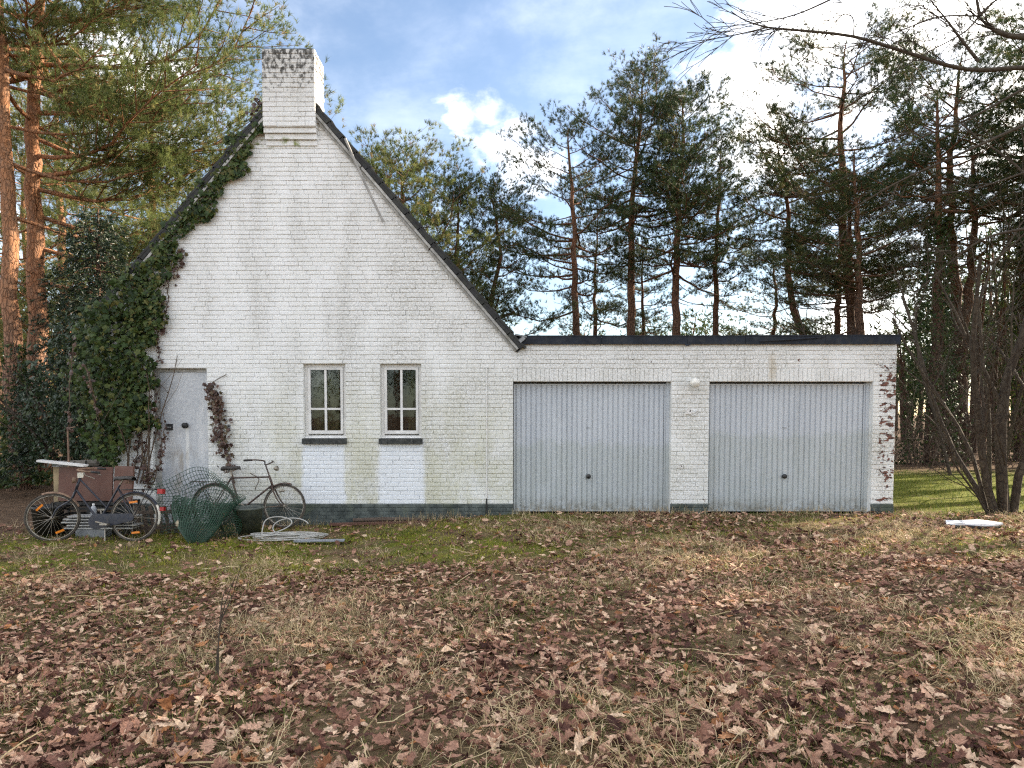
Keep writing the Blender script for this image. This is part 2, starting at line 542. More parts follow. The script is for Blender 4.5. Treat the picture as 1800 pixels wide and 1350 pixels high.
def core(x_lo, x_hi):
    g = Geo()
    for a, b in zip(xs, xs[1:]):
        if b <= x_lo + 1e-6 or a >= x_hi - 1e-6:
            continue
        cuts = sorted([o[2:] for o in OPEN if o[0] <= a + 1e-6 and o[1] >= b - 1e-6])
        z = -0.3
        segs = []
        for lo, hi in cuts:
            if lo > z:
                segs.append((z, lo, lo))
            z = hi
        segs.append((z, None, None))
        for lo, h1, h2 in segs:
            ta, tb = (wall_top(a + 1e-6), wall_top(b - 1e-6)) if h1 is None else (h1, h2)
            V = [(a, 0.015, lo), (b, 0.015, lo), (b, 0.26, lo), (a, 0.26, lo), (a, 0.015, ta), (b, 0.015, tb), (b, 0.26, tb), (a, 0.26, ta)]
            g.add(V, [(3, 2, 1, 0), (4, 5, 6, 7), (0, 1, 5, 4), (1, 2, 6, 5), (2, 3, 7, 6), (3, 0, 4, 7)])
    return g


XJ = GAR1[0]
gable = core(XL, XJ).build('gable_wall', M_PAINT, house)
garage_wall = core(XJ, XR).build('garage_wall', M_PAINT, house)

BQ = [(8, 9, 10, 11), (4, 5, 9, 8), (5, 6, 10, 9), (6, 7, 11, 10), (7, 4, 8, 11), (0, 1, 5, 4), (1, 2, 6, 5), (2, 3, 7, 6), (3, 0, 4, 7)]


def brick(g, u0b, u1b, u0t, u1t, v0, v1, frame=None, back=0.028, ch=0.0045, jit=0.0032):
    """one brick with worn arrises; u across, v up, third axis out of the wall"""
    e = random.uniform(-jit, jit)
    j = lambda: random.uniform(-0.0016, 0.0016)
    outer = [(u0b, v0), (u1b, v0), (u1t, v1), (u0t, v1)]
    V = [(u, v, -back) for u, v in outer] + [(u + j(), v + j(), -ch + e) for u, v in outer]
    cu, cv = sum(u for u, _ in outer) / 4, (v0 + v1) / 2
    V += [(u + math.copysign(ch, cu - u) + j(), v + math.copysign(ch * 0.9, cv - v) + j(), e + j() * 0.7) for u, v in outer]
    V = np.array(V)
    if frame is None:
        W3 = np.stack([V[:, 0], -V[:, 2], V[:, 1]], -1)
    else:
        o, ua, na = (np.asarray(k, float) for k in frame)
        W3 = o + V[:, :1] * ua + V[:, 1:2] * np.array([0, 0, 1.]) + V[:, 2:] * na
    g.add(W3, BQ)


def spans(z0, z1):
    zb, zt = z0, z1
    def lim(z):
        return max(XL, AX - (WT - z) / SL), (AX + (WT - z) / SL if z > ZF else XR)
    lb, rb = lim(zb)
    lt, rt = lim(zt)
    if z1 > ZF:
        rb = min(rb, AX + (WT - ZF) / SL)
    cuts = [(o[0], o[1]) for o in OPEN if o[2] < z1 - 0.01 and o[3] > z0 + 0.01]
    if z0 >= 2.10 and z1 <= 2.33:
        cuts += [(g[0], g[1]) for g in (GAR1, GAR2)]
    if z0 > 5.76:
        cuts.append((CH[0] + 0.03, CH[1] - 0.01))
    res, cur, cut_ = [], (lb, lt), sorted(cuts)
    for a, b in cut_:
        if a > max(cur):
            res.append((cur[0], a, cur[1], a))
        cur = (b, b)
    if min(rb, rt) > cur[0] + 0.01:
        res.append((cur[0], rb, cur[1], rt))
    return res


rest_gable, rest_gar = Geo(), Geo()
n_course = int((WT - Z0) / PITCH)
for c in range(n_course):
    z0 = Z0 + c * PITCH + 0.0055
    z1 = z0 + PITCH - 0.011
    if z1 > WT - 0.05:
        break
    for u0b, u1b, u0t, u1t in spans(z0, z1):
        a, b = max(u0b, u0t), min(u1b, u1t)
        step_ = 0.221
        first = a + (step_ * (0.5 if c % 2 else 1.0)) * random.uniform(0.9, 1.05) - (a * 7.3 % 0.05)
        cutsx = [a]
        xx = first
        while xx < b - 0.05:
            cutsx.append(xx)
            xx += step_ + random.uniform(-0.006, 0.006)
        cutsx.append(b)
        for k in range(len(cutsx) - 1):
            open_ = 0.005 if random.random() < 0.2 else 0.0012
            s0, s1 = cutsx[k] + 0.0012, cutsx[k + 1] - open_
            q = [s0, s1, s0, s1]
            if k == 0 and u0b != u0t:
                q[0], q[2] = u0b, u0t
            if k == len(cutsx) - 2 and u1b != u1t:
                q[1], q[3] = u1b, u1t
            mid = (s0 + s1) / 2
            pier = mid > GAR2[1] or GAR1[1] < mid < GAR2[0]
            if pier and z1 < 2.2:
                g = Geo()
                brick(g, *q, z0, z1)
                g.build('brick', M_PAINT, garage_wall)
            else:
                brick(rest_gable if mid < XJ else rest_gar, *q, z0 + random.uniform(-0.003, 0.002), z1 + random.uniform(-0.002, 0.003))
for gx in (GAR1, GAR2):                                   # soldier courses over the garage doors
    n = int((gx[1] - gx[0]) / 0.0705)
    wd = (gx[1] - gx[0]) / n
    for k in range(n):
        g = Geo()
        a = gx[0] + k * wd
        brick(g, a + 0.003, a + wd - 0.003, a + 0.003, a + wd - 0.003, 2.113, 2.315)
        g.build('soldier_brick', M_PAINT, garage_wall)
tag(rest_gable.build('brick_courses', M_PAINT, gable), kind='stuff')
tag(rest_gar.build('brick_courses', M_PAINT, garage_wall), kind='stuff')
# end wall of the garage (seen edge on) and plinth
g = Geo()
for c in range(36):
    z0 = Z0 + c * PITCH + 0.005
    u = 0.0 if c % 2 else -0.11
    while u < 6.0:
        brick(g, max(0.004, u), min(u + 0.216, 6.0), max(0.004, u), min(u + 0.216, 6.0), z0, z0 + 0.06, ((XR, 0, 0), (0, 1, 0), (1, 0, 0)))
        u += 0.221
tag(g.build('end_wall_courses', M_PAINT, garage_wall), kind='stuff')
for a, b in ((XL, DOOR[0]), (DOOR[1], GAR1[0]), (GAR1[1], GAR2[0]), (GAR2[1], XR)):
    core_p = Geo().box((a, -0.012, -0.4), (b, 0.0125, 0.147))
    pl = core_p.build('plinth', M_PLINTH, house)
    g = Geo()
    for c in range(6):
        z1 = 0.150 - c * 0.062
        u = a - (0.11 if c % 2 else 0)
        while u < b - 0.02:
            s0, s1 = max(a, u) + 0.002, min(b, u + 0.218)
            if s1 - s0 > 0.02:
                brick(g, s0, s1, s0, s1, z1 - 0.055, z1, ((0, -0.020, 0), (1, 0, 0), (0, -1, 0)), 0.01, 0.006, 0.003)
            u += 0.222
    tag(g.build('plinth_courses', M_PLINTH, pl), kind='stuff')

# side and back walls, floor slab, so that the rooms behind the windows are dark
g = Geo()
g.box((XL, 0.262, -0.3), (XL + 0.25, 8.0, 3.0))
g.box((XL + 0.25, 7.75, -0.3), (0.25, 8.0, 2.7))
g.box((XR - 0.25, 0.262, -0.3), (XR - 0.013, 6.0, ZF - 0.02))
g.box((0.25, 5.75, -0.3), (XR - 0.25, 6.0, ZF - 0.02))
g.box((0.02, 0.262, -0.3), (0.25, 8.0, 2.60))
g.build('rear_walls', M_PAINT, house)
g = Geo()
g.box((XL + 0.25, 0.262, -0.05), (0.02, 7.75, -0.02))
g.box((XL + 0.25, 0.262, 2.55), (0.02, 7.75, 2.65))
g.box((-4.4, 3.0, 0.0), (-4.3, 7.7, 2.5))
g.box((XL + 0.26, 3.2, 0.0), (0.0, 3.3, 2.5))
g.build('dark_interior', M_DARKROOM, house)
g = Geo()
zt = 2.6
V = [(XL, 7.9, zt), (0.25, 7.9, zt), (AX, 7.9, WT - 0.05)]
g.add(V, None, [(0, 1, 2)])
g.build('rear_gable', M_PAINT, house)

# roof: slab, rows of tiles, verge tiles and barge boards
roof_y0, roof_y1 = -0.10, 8.25
eave_l = 3.22
nrm = np.array([SL, 0, 1]) / math.hypot(SL, 1)


def slope_pt(s, k, up=0.0):
    """point k metres down the slope from the ridge on side s (-1 left, 1 right)"""
    c = 1 / math.hypot(1, SL)
    return np.array([AX + s * (k * c) + s * SL * c * up, 0, AZ - k * SL * c + c * up])


slabg = Geo()
len_l, len_r = math.hypot(eave_l, eave_l * SL), math.hypot(3.62, 3.62 * SL)
for s, L in ((-1, len_l), (1, len_r)):
    a0, a1, b0, b1 = slope_pt(s, 0, -0.03), slope_pt(s, L, -0.03), slope_pt(s, 0.11 * SL, -0.14), slope_pt(s, L, -0.14)
    V = [p + np.array([0, yy, 0]) for yy in (-0.03, roof_y1) for p in (a0, a1, b1, b0)]
    slabg.add(V, [(0, 1, 2, 3), (7, 6, 5, 4), (0, 4, 5, 1), (1, 5, 6, 2), (2, 6, 7, 3), (3, 7, 4, 0)])
roof = slabg.build('roof', M_TILE, house)
tile_rows = Geo()
tile_gauge = 0.30
for s, L in ((-1, len_l), (1, len_r)):
    n = int(L / tile_gauge)
    for k in range(n):
        k0, k1 = k * L / n, (k + 1) * L / n + 0.035
        lift = random.uniform(-0.004, 0.008)
        # verge tile: its own object, seen end on along the gable
        A = [slope_pt(s, k0, 0.002), slope_pt(s, k1, 0.026 + lift), slope_pt(s, k1, -0.012 + lift), slope_pt(s, k0, -0.028)]
        V = [p + np.array([0, yy, 0]) for yy in (roof_y0, roof_y0 + 0.24) for p in A]
        gg = Geo().add(V, [(0, 1, 2, 3), (7, 6, 5, 4), (0, 4, 5, 1), (1, 5, 6, 2), (2, 6, 7, 3), (3, 7, 4, 0)])
        A2 = [slope_pt(s, k0 + 0.01, -0.028), slope_pt(s, k1 - 0.04, -0.014 + lift), slope_pt(s, k1 - 0.04, -0.070), slope_pt(s, k0 + 0.01, -0.076)]
        V = [p + np.array([0, yy, 0]) for yy in (roof_y0 + 0.004, roof_y0 + 0.03) for p in A2]
        gg.add(V, [(0, 1, 2, 3), (7, 6, 5, 4), (0, 4, 5, 1), (1, 5, 6, 2), (2, 6, 7, 3), (3, 7, 4, 0)])
        gg.build('verge_tile', M_TILE, roof)
        ny = int((roof_y1 - roof_y0 - 0.25) / 0.24)
        for q in range(ny):
            ya = roof_y0 + 0.245 + q * 0.24
            l2 = random.uniform(-0.003, 0.005)
            P4 = [slope_pt(s, k0, 0.002), slope_pt(s, k1, 0.022 + l2)]
            V = [P4[0] + (0, ya, 0), P4[1] + (0, ya, 0), P4[1] + nrm * [s, 0, 1] * 0.02 + (0, ya + 0.12, 0), P4[0] + nrm * [s, 0, 1] * 0.02 + (0, ya + 0.12, 0),
                 P4[1] + (0, ya + 0.236, 0), P4[0] + (0, ya + 0.236, 0)]
            tile_rows.add(V, [(0, 1, 2, 3), (3, 2, 4, 5)])
tag(tile_rows.build('tile_rows', M_TILE, roof), kind='stuff')
g = Geo()
g.tube([(AX, roof_y0, AZ + 0.02), (AX, roof_y1, AZ + 0.02)], 0.09, 10, True)
g.build('ridge_tile', M_TILE, roof)
for s, L in ((-1, len_l), (1, len_r)):                    # barge boards, two steps, in lengths
    for k0, k1 in ((0.0, 1.75), (1.77, 3.4), (3.42, L - 0.03)):
        for t0, t1, y0, nm in ((-0.080, -0.118, -0.088, 'barge_board'), (-0.121, -0.155, -0.050, 'barge_moulding')):
            kk0 = max(k0, 0.45 if s > 0 else 0.45)
            A = [slope_pt(s, kk0, t0), slope_pt(s, k1, t0), slope_pt(s, k1, t1), slope_pt(s, kk0, t1)]
            V = [p + np.array([0, yy, 0]) for yy in (y0, -0.001) for p in A]
            Geo().add(V, [(0, 1, 2, 3), (7, 6, 5, 4), (0, 4, 5, 1), (1, 5, 6, 2), (2, 6, 7, 3), (3, 7, 4, 0)]).build(nm, M_VERGE, roof)
# lead flashing where the slope meets the flat roof
g = Geo()
p = slope_pt(1, len_r - 0.10, 0.03)
g.box((-0.16, -0.10, -0.012), (0.03, 0.35, 0.012), (rot('y', 12), p + (0.06, 0, 0.06)))
g.box((-0.03, -0.11, -0.06), (0.03, 0.02, 0.04), (rot('y', 49), p + (0.02, 0, 0.02)))
g.build('flashing', M_ZINC, roof)

# flat roof with a bitumen and metal edge in lengths
g = Geo()
g.box((0.20, -0.02, ZF + 0.006), (XR - 0.01, 6.05, ZF + 0.10))
flat_roof = g.build('flat_roof', M_FASCIA, house)
edges = [0.245, 1.55, 2.915, 3.83, 5.10, XR + 0.03]
for i, (a, b) in enumerate(zip(edges, edges[1:])):
    g = Geo()
    lift = 0.003 * (i % 2)
    tp0 = ZF + 0.112 + (0.012 if i > 2 else 0) * (1 if i == 4 else 0.5)
    V = []
    nseg = 7
    for k in range(nseg):
        x = a + 0.002 + (b - a - 0.004) * k / (nseg - 1)
        sag = 0.006 * math.sin(k * 2.1 + i)
        V += [(x, -0.045 - lift, ZF - 0.012 + sag * 0.4), (x, -0.045 - lift, tp0 + sag), (x, 0.20, tp0 + 0.012 + sag), (x, -0.020, ZF - 0.012)]
    V = np.array(V)
    Q = []
    for k in range(nseg - 1):
        o = 4 * k
        Q += [(o, o + 4, o + 5, o + 1), (o + 1, o + 5, o + 6, o + 2), (o + 3, o + 7, o + 4, o)]
    g.add(V, Q)
    g.box((a + 0.002, -0.052 - lift, tp0 - 0.004), (b - 0.002, -0.02, tp0 + 0.014))
    g.build('roof_edge_trim', M_FASCIA, flat_roof)
Geo().tube([(4.05, -0.062, ZF + 0.03), (4.5, -0.065, ZF + 0.055), (4.9, -0.064, ZF + 0.085), (5.08, -0.06, ZF + 0.10)], [0.008, 0.012, 0.012, 0.006], 5).build('lifted_felt', M_FASCIA, flat_roof)
Geo().add([(2.86, -0.049, ZF - 0.008), (3.0, -0.049, ZF - 0.008), (2.9, -0.052, ZF - 0.045)], None, [(0, 1, 2)]).add([(2.86, -0.044, ZF - 0.008), (2.9, -0.047, ZF - 0.045), (3.0, -0.044, ZF - 0.008)], None, [(0, 1, 2)]).build('loose_trim_corner', M_FASCIA, flat_roof)

# chimney: brick stack standing proud of the gable on stepped courses
ch0, ch1, cyf, cyb, ctop = CH[0], CH[1] + 0.005, -0.15, 0.42, 7.21
g = Geo()
g.box((ch0 + 0.012, cyf + 0.012, 6.04), (ch1 - 0.012, cyb, ctop - 0.02))
chimney = g.build('chimney', M_PAINT, house)
for k in range(3):
    y_ = cyf + 0.042 * (k + 1)
    Geo().box((ch0 + 0.006 * k, y_, 6.04 - 0.083 * (k + 1) + 0.004), (ch1 - 0.002 * k, 0.02, 6.04 - 0.083 * k - 0.004)).build('corbel_course', M_PAINT, chimney)
nc = int((ctop - 6.04) / PITCH)
pc = (ctop - 6.04) / nc
side = Geo()
for c in range(nc):
    z0, z1 = 6.04 + c * pc + 0.005, 6.04 + (c + 1) * pc - 0.005
    u = ch0 - (0.11 if c % 2 else 0)
    while u < ch1 - 0.03:
        s0, s1 = max(ch0, u) + 0.002, min(ch1, u + 0.218)
        if s1 - s0 > 0.03:
            g = Geo()
            brick(g, s0, s1, s0, s1, z0, z1, ((0, cyf, 0), (1, 0, 0), (0, -1, 0)), 0.02, 0.006, 0.004)
            g.build('brick', M_PAINT, chimney)
        u += 0.221
    for xo, na in ((ch1, 1), (ch0, -1)):
        u = -0.11 if c % 2 else 0
        while u < cyb - cyf - 0.03:
            s0, s1 = max(0.012, u) + 0.002, min(cyb - cyf, u + 0.218)
            brick(side, s0, s1, s0, s1, z0, z1, ((xo, cyf, 0), (0, 1, 0), (na, 0, 0)), 0.02, 0.008, 0.005)
            u += 0.221
tag(side.build('side_courses', M_PAINT, chimney), kind='stuff')
Geo().box((ch0 + 0.02, cyf + 0.02, ctop - 0.02), (ch1 - 0.02, cyb - 0.02, ctop + 0.012)).build('cap', M_SILL, chimney)

# front door: galvanised sheet in a white frame
dx0, dx1 = DOOR[0], DOOR[1]
g = Geo()
g.box((dx0 + 0.10, 0.10, -0.2), (dx1 - 0.004, 0.135, 2.262))
door = g.build('door', M_SHEET, house)
g = Geo()
g.box((dx0 + 0.002, 0.09, -0.2), (dx0 + 0.097, 0.16, 2.262))
g.box((dx0 + 0.002, 0.085, 2.265), (dx1 - 0.002, 0.16, 2.318))
g.build('door_frame', M_VERGE, door)
g = Geo()
g.box((-5.43, 0.086, 1.335), (-5.33, 0.0995, 1.435))
g.build('mail_slot', M_BLACK, door)
Geo().box((-5.41, 0.080, 1.37), (-5.35, 0.0855, 1.39)).build('mail_flap', M_ZINC, door)
g = Geo().lathe([(0.0, 0), (0.042, 0), (0.045, 0.008), (0.02, 0.014), (0.018, 0.035), (0.04, 0.045), (0.046, 0.062), (0.035, 0.078), (0, 0.082)], sides=18).xf(rot('x', 90), (-5.12, 0.10, 1.41))
g.build('door_knob', M_BLACK, door, True)
g = Geo().box((dx0 - 0.02, -0.05, -0.36), (dx1 + 0.02, 0.13, -0.17)).build('door_step', M_SILL, house)

# windows: frame, sash bars, four panes, stone sill
for wi, (x0, x1, z0, z1) in enumerate((WIN1, WIN2)):
    g = Geo()
    yA, yB = 0.085, 0.15
    fr = 0.050
    g.box((x0 + 0.002, yA, z0 + 0.045), (x0 + fr, yB, z1 - 0.045))
    g.box((x1 - fr, yA, z0 + 0.045), (x1 - 0.002, yB, z1 - 0.045))
    g.box((x0 + 0.002, yA, z1 - 0.043), (x1 - 0.002, yB, z1 - 0.002))
    window = g.build('window', M_WHITE, house)
    lab = ('window nearer the front door, curtain across both halves', 'window nearer the garage, curtain gathered to one side')[wi]
    window['label'] = lab
    s0, s1, t0, t1 = x0 + fr + 0.004, x1 - fr - 0.004, z0 + 0.075, z1 - 0.047
    sg = Geo()
    b = 0.042
    y2, y3 = 0.068, 0.12
    sg.box((s0, y2, t0), (s0 + b, y3, t1))
    sg.box((s1 - b, y2, t0), (s1, y3, t1))
    sg.box((s0 + b, y2 + 0.001, t1 - b), (s1 - b, y3, t1))
    sg.box((s0 + b, y2 + 0.001, t0), (s1 - b, y3, t0 + b + 0.012))
    mx_ = (s0 + s1) / 2
    my_ = t0 + (t1 - t0) * 0.375
    sg.build('sash_frame', M_WHITE, window)
    Geo().box((mx_ - 0.018, y2 + 0.004, t0 + b + 0.0125), (mx_ + 0.018, y3 - 0.004, t1 - b - 0.001)).build('mullion', M_WHITE, window)
    Geo().box((s0 + b + 0.001, y2 + 0.007, my_ - 0.016), (s1 - b - 0.001, y3 - 0.007, my_ + 0.016)).build('glazing_bar', M_WHITE, window)
    for pa, pb in ((s0 + b - 0.004, mx_ - 0.012), (mx_ + 0.012, s1 - b + 0.004)):
        for qa, qb in ((t0 + b + 0.006, my_ - 0.010), (my_ + 0.010, t1 - b + 0.004)):
            Geo().box((pa, 0.094, qa), (pb, 0.098, qb)).build('pane', M_GLASS, window)
    g = Geo()
    g.add([(x0 + 0.002, 0.03, z0 + 0.012), (x1 - 0.002, 0.03, z0 + 0.012), (x1 - 0.002, 0.15, z0 + 0.07), (x0 + 0.002, 0.15, z0 + 0.07), (x0 + 0.002, 0.03, z0 - 0.02), (x1 - 0.002, 0.03, z0 - 0.02)],
          [(0, 1, 2, 3), (4, 5, 1, 0)])
    g.build('inner_sill', M_WHITE, window)
    g = Geo()
    n = 5
    for k in range(n):
        a = x0 - 0.022 + (x1 - x0 + 0.04) * k / n
        bb = x0 - 0.022 + (x1 - x0 + 0.04) * (k + 1) / n
        gg = Geo()
        j = random.uniform(-0.003, 0.003)
        V = [(a + .001, -0.055 + j, z0 - 0.085), (bb - .001, -0.055 + j, z0 - 0.085), (bb - .001, 0.03, z0 - 0.085), (a + .001, 0.03, z0 - 0.085),
             (a + .001, -0.060 + j, z0 - 0.005), (bb - .001, -0.060 + j, z0 - 0.005), (bb - .001, 0.05, z0 + 0.010), (a + .001, 0.05, z0 + 0.010)]
        gg.add(V, [(3, 2, 1, 0), (4, 5, 6, 7), (0, 1, 5, 4), (1, 2, 6, 5), (2, 3, 7, 6), (3, 0, 4, 7)])
        gg.build('sill_stone', M_SILL, window)


def curtain(x0, x1, z0, z1, y, folds, label, gather=0.0):
    n = folds * 10
    V, Q = [], []
    zs = np.linspace(z1, z0, 9)
    for i, z in enumerate(zs):
        f = i / 8
        for k in range(n + 1):
            u = k / n
            squeeze = 1 - gather * f * (0.6 if f > .4 else f)
            x = x1 - (x1 - x0) * (1 - u) * squeeze
            V.append((x + 0.006 * math.sin(k * 0.9 + i), y + 0.035 * math.sin(u * folds * 2 * math.pi + 0.5 * math.sin(u * 9)) * (0.6 + 0.4 * f), z))
    for i in range(8):
        for k in range(n):
            o = i * (n + 1) + k
            Q.append((o, o + 1, o + n + 2, o + n + 1))
    tag(Geo().add(V, Q).build('curtain', M_CURTAIN, None, True), label, 'curtain')


curtain(-3.12, -2.60, 1.16, 2.42, 0.36, 6, 'pleated olive curtain across the window nearer the front door')
curtain(-1.60, -1.36, 1.16, 2.42, 0.36, 4, 'gathered olive curtain in the window nearer the garage', 0.25)

# garage doors: ribbed steel leaf in a frame, knob in the middle
for gi, (x0, x1, _, z1) in enumerate((GAR1, GAR2)):
    yf = 0.15
    x1i = x1 - 0.055
    x0i = x0 + 0.012
    g = Geo()
    zb, ztp = 0.012, z1 - 0.03
    g.box((x0i + 0.028, yf + 0.016, zb + 0.03), (x1i - 0.028, yf + 0.03, ztp - 0.02))
    gd = g.build('garage_door', M_STEEL, house)
    gd['label'] = ('garage door nearer the gable', 'garage door beside the flaking end pier')[gi]
    g = Geo()
    g.box((x0i, yf - 0.01, zb), (x0i + 0.027, yf + 0.04, ztp))
    g.box((x1i - 0.027, yf - 0.01, zb), (x1i, yf + 0.04, ztp))
    g.box((x0i + 0.0275, yf - 0.008, zb), (x1i - 0.0275, yf + 0.04, zb + 0.029))
    g.box((x0i + 0.0275, yf - 0.006, ztp - 0.02), (x1i - 0.0275, yf + 0.04, ztp))
    g.build('door_frame', M_STEEL, gd)
    Geo().box((x1i + 0.001, yf - 0.03, 0.0), (x1 - 0.002, yf + 0.05, z1 - 0.005)).build('jamb_rail', M_STEEL, gd)
    Geo().box((x0 + 0.002, yf + 0.045, ztp - 0.05), (x1 - 0.002, yf + 0.09, z1 + 0.0)).build('head_rail', M_BLACK, gd)
    n = 29
    a0, a1 = x0i + 0.029, x1i - 0.029
    wd = (a1 - a0) / n
    for k in range(n):
        a = a0 + k * wd
        zl, zh = zb + 0.0295, ztp - 0.0205
        j = random.uniform(-0.0008, 0.0008)
        pr = [(a + 0.0005, yf + 0.0155), (a + 0.010, yf + 0.0150), (a + 0.018, yf + j), (a + wd * 0.60, yf - 0.002 + j), (a + wd - 0.010, yf + j), (a + wd - 0.0015, yf + 0.0150)]
        V = [(px, py, z) for z in (zl, zh) for px, py in pr]
        m_ = len(pr)
        Geo().add(V, [(q, q + 1, q + 1 + m_, q + m_) for q in range(m_ - 1)]).build('slat', M_STEEL, gd)
    hx = (x0i + x1i) / 2 - 0.02
    g = Geo().lathe([(0.0, 0), (0.03, 0), (0.032, 0.006), (0.018, 0.01), (0.016, 0.03), (0.033, 0.038), (0.040, 0.050), (0.034, 0.062), (0, 0.066)], sides=18).xf(rot('x', 90), (hx, yf, 0.585))
    g.build('handle', M_BLACK, gd, True)
    Geo().beam((hx - 0.03, yf - 0.006, 1.375), (hx + 0.03, yf - 0.006, 1.37), 0.006, 0.008).build('lock_plate', M_ZINC, gd)

# ---------------------------------------------------------------- ground
def ground_material():
    mt, t = new_mat("lawn_and_litter")
    p = t.pos()
    x, y, z = t.sep(p)
    soil = t.mix(t.step(t.noise(p, 9, 6, 0.7), 0.3, 0.7), (0.06, 0.036, 0.022), (0.19, 0.125, 0.078))
    straw = t.mix(t.step(t.noise(t.scale(p, 1, 2.2, 1), 24, 5, 0.7), 0.3, 0.7), (0.12, 0.09, 0.045), (0.27, 0.20, 0.11))
    col = t.mix(t.step(t.noise(p, 2.3, 6, 0.65), 0.38, 0.62), soil, straw)
    moss = t.mix(t.step(t.noise(p, 30, 5, 0.7), 0.3, 0.7), (0.06, 0.072, 0.010), (0.20, 0.21, 0.028))
    mpatch = t.noise(t.scale(p, 1, 1.4, 1), 0.95, 7, 0.68)
    band = t.m('MULTIPLY', t.step(y, -4.6, -2.6), t.step(y, 0.4, -0.5, 0.0, 1.0))
    left = t.step(x, 2.5, -0.5, 0.35, 1.0)
    mf = t.m('MULTIPLY', t.m('MULTIPLY', band, left), t.step(mpatch, 0.42, 0.58))
    mf = t.m('MAXIMUM', mf, t.m('MULTIPLY', t.step(mpatch, 0.60, 0.70), 0.5))
    lawn = t.m('MULTIPLY', t.step(x, 6.3, 7.2), t.m('MULTIPLY', t.step(y, -0.6, 0.3), t.step(y, 9.0, 6.5)))
    mf = t.m('MAXIMUM', mf, t.m('MULTIPLY', lawn, t.step(mpatch, 0.28, 0.45)))
    col = t.mix(mf, col, moss)
    # forest floor beyond the garden: needles and bare earth
    woods = t.m('MAXIMUM', t.step(y, 8.0, 11.0), t.step(x, -6.6, -7.6))
    nd = t.mix(t.step(t.noise(t.scale(p, 1, 2.5, 1), 5, 7, 0.7), 0.3, 0.7), (0.075, 0.045, 0.028), (0.19, 0.125, 0.080))
    col = t.mix(woods, col, nd)
    h = t.m('ADD', t.noise(p, 18, 6, 0.7), t.m('MULTIPLY', t.noise(p, 70, 4, 0.7), 0.5))
    finish(t, col, 0.95, 0, t.bump(h, 0.9, 0.03), 0.1)
    return mt


gx = np.concatenate([[-400, -200, -100, -60, -40, -28, -20, -16], np.arange(-13, 13.01, 0.16), [16, 20, 28, 40, 60, 100, 200, 400]])
gy = np.concatenate([[-200, -80, -40, -22, -16], np.arange(-13, 1.01, 0.16), np.arange(1.5, 12, 0.6), [14, 17, 21, 26, 34, 45, 60, 90, 140, 250, 500]])
X, Y = np.meshgrid(gx, gy)
Zg = gz(X, Y)
inside = (X > XL + .1) & (X < XR - .1) & (Y > 0.1) & (Y < 6)
Zg = np.where(inside, Zg - 0.12, Zg)
nx, ny = len(gx), len(gy)
idx = np.arange(nx * ny).reshape(ny, nx)
Q = np.stack([idx[:-1, :-1], idx[:-1, 1:], idx[1:, 1:], idx[1:, :-1]], -1).reshape(-1, 4)
ground = tag(Geo().add(np.stack([X, Y, Zg], -1).reshape(-1, 3), Q).build('ground', ground_material(), None, True), 'leaf strewn winter lawn in front of the house', None, None, 'structure')


def leaf_material(name, stops, rough=0.65, trans=0.25, mottle=0.3, sc=30, spec=0.3):
    mt, t = new_mat(name)
    rnd = t.m('FRACT', t.m('ADD', t.attr('rnd'), t.n('ShaderNodeObjectInfo').outputs['Random']))
    col = t.ramp(rnd, stops)
    p = t.pos()
    k = t.step(t.noise(p, sc, 4, 0.65), 0.3, 0.7, 1 - mottle, 1 + mottle)
    col = t.mix(1.0, col, t.n('ShaderNodeCombineColor', None, Red=k, Green=k, Blue=k).outputs[0], 'MULTIPLY')
    b = t.n('ShaderNodeBsdfPrincipled', None, Base_Color=col, Roughness=rough)
    t.put(b.inputs['Specular IOR Level'], spec)
    tr = t.n('ShaderNodeBsdfTranslucent', None, Color=col)
    mx_ = t.n('ShaderNodeMixShader')
    t.put(mx_.inputs[0], trans)
    t.put(mx_.inputs[1], b.outputs[0])
    t.put(mx_.inputs[2], tr.outputs[0])
    t.n('ShaderNodeOutputMaterial', None, Surface=mx_.outputs[0])
    return mt


M_LITTER = leaf_material("fallen_oak_leaf", [(0.0, (0.055, 0.026, 0.021)), (0.2, (0.165, 0.080, 0.058)), (0.45, (0.33, 0.180, 0.125)), (0.72, (0.50, 0.310, 0.215)), (0.9, (0.68, 0.50, 0.35)), (0.96, (0.40, 0.18, 0.075)), (1.0, (0.10, 0.04, 0.03))], 0.85, 0.08, 0.35, 55, 0.12)
M_STRAW = leaf_material("dry_grass", [(0.0, (0.24, 0.17, 0.08)), (0.5, (0.48, 0.37, 0.20)), (1.0, (0.70, 0.57, 0.34))], 0.7, 0.2, 0.15)
M_GRASS = leaf_material("green_grass", [(0.0, (0.055, 0.095, 0.016)), (0.5, (0.105, 0.155, 0.026)), (0.8, (0.17, 0.19, 0.035)), (1.0, (0.28, 0.25, 0.08))], 0.7, 0.3, 0.15)
M_MOSS = leaf_material("moss_shoots", [(0.0, (0.09, 0.105, 0.012)), (0.5, (0.27, 0.275, 0.028)), (1.0, (0.46, 0.43, 0.07))], 0.8, 0.3, 0.2)


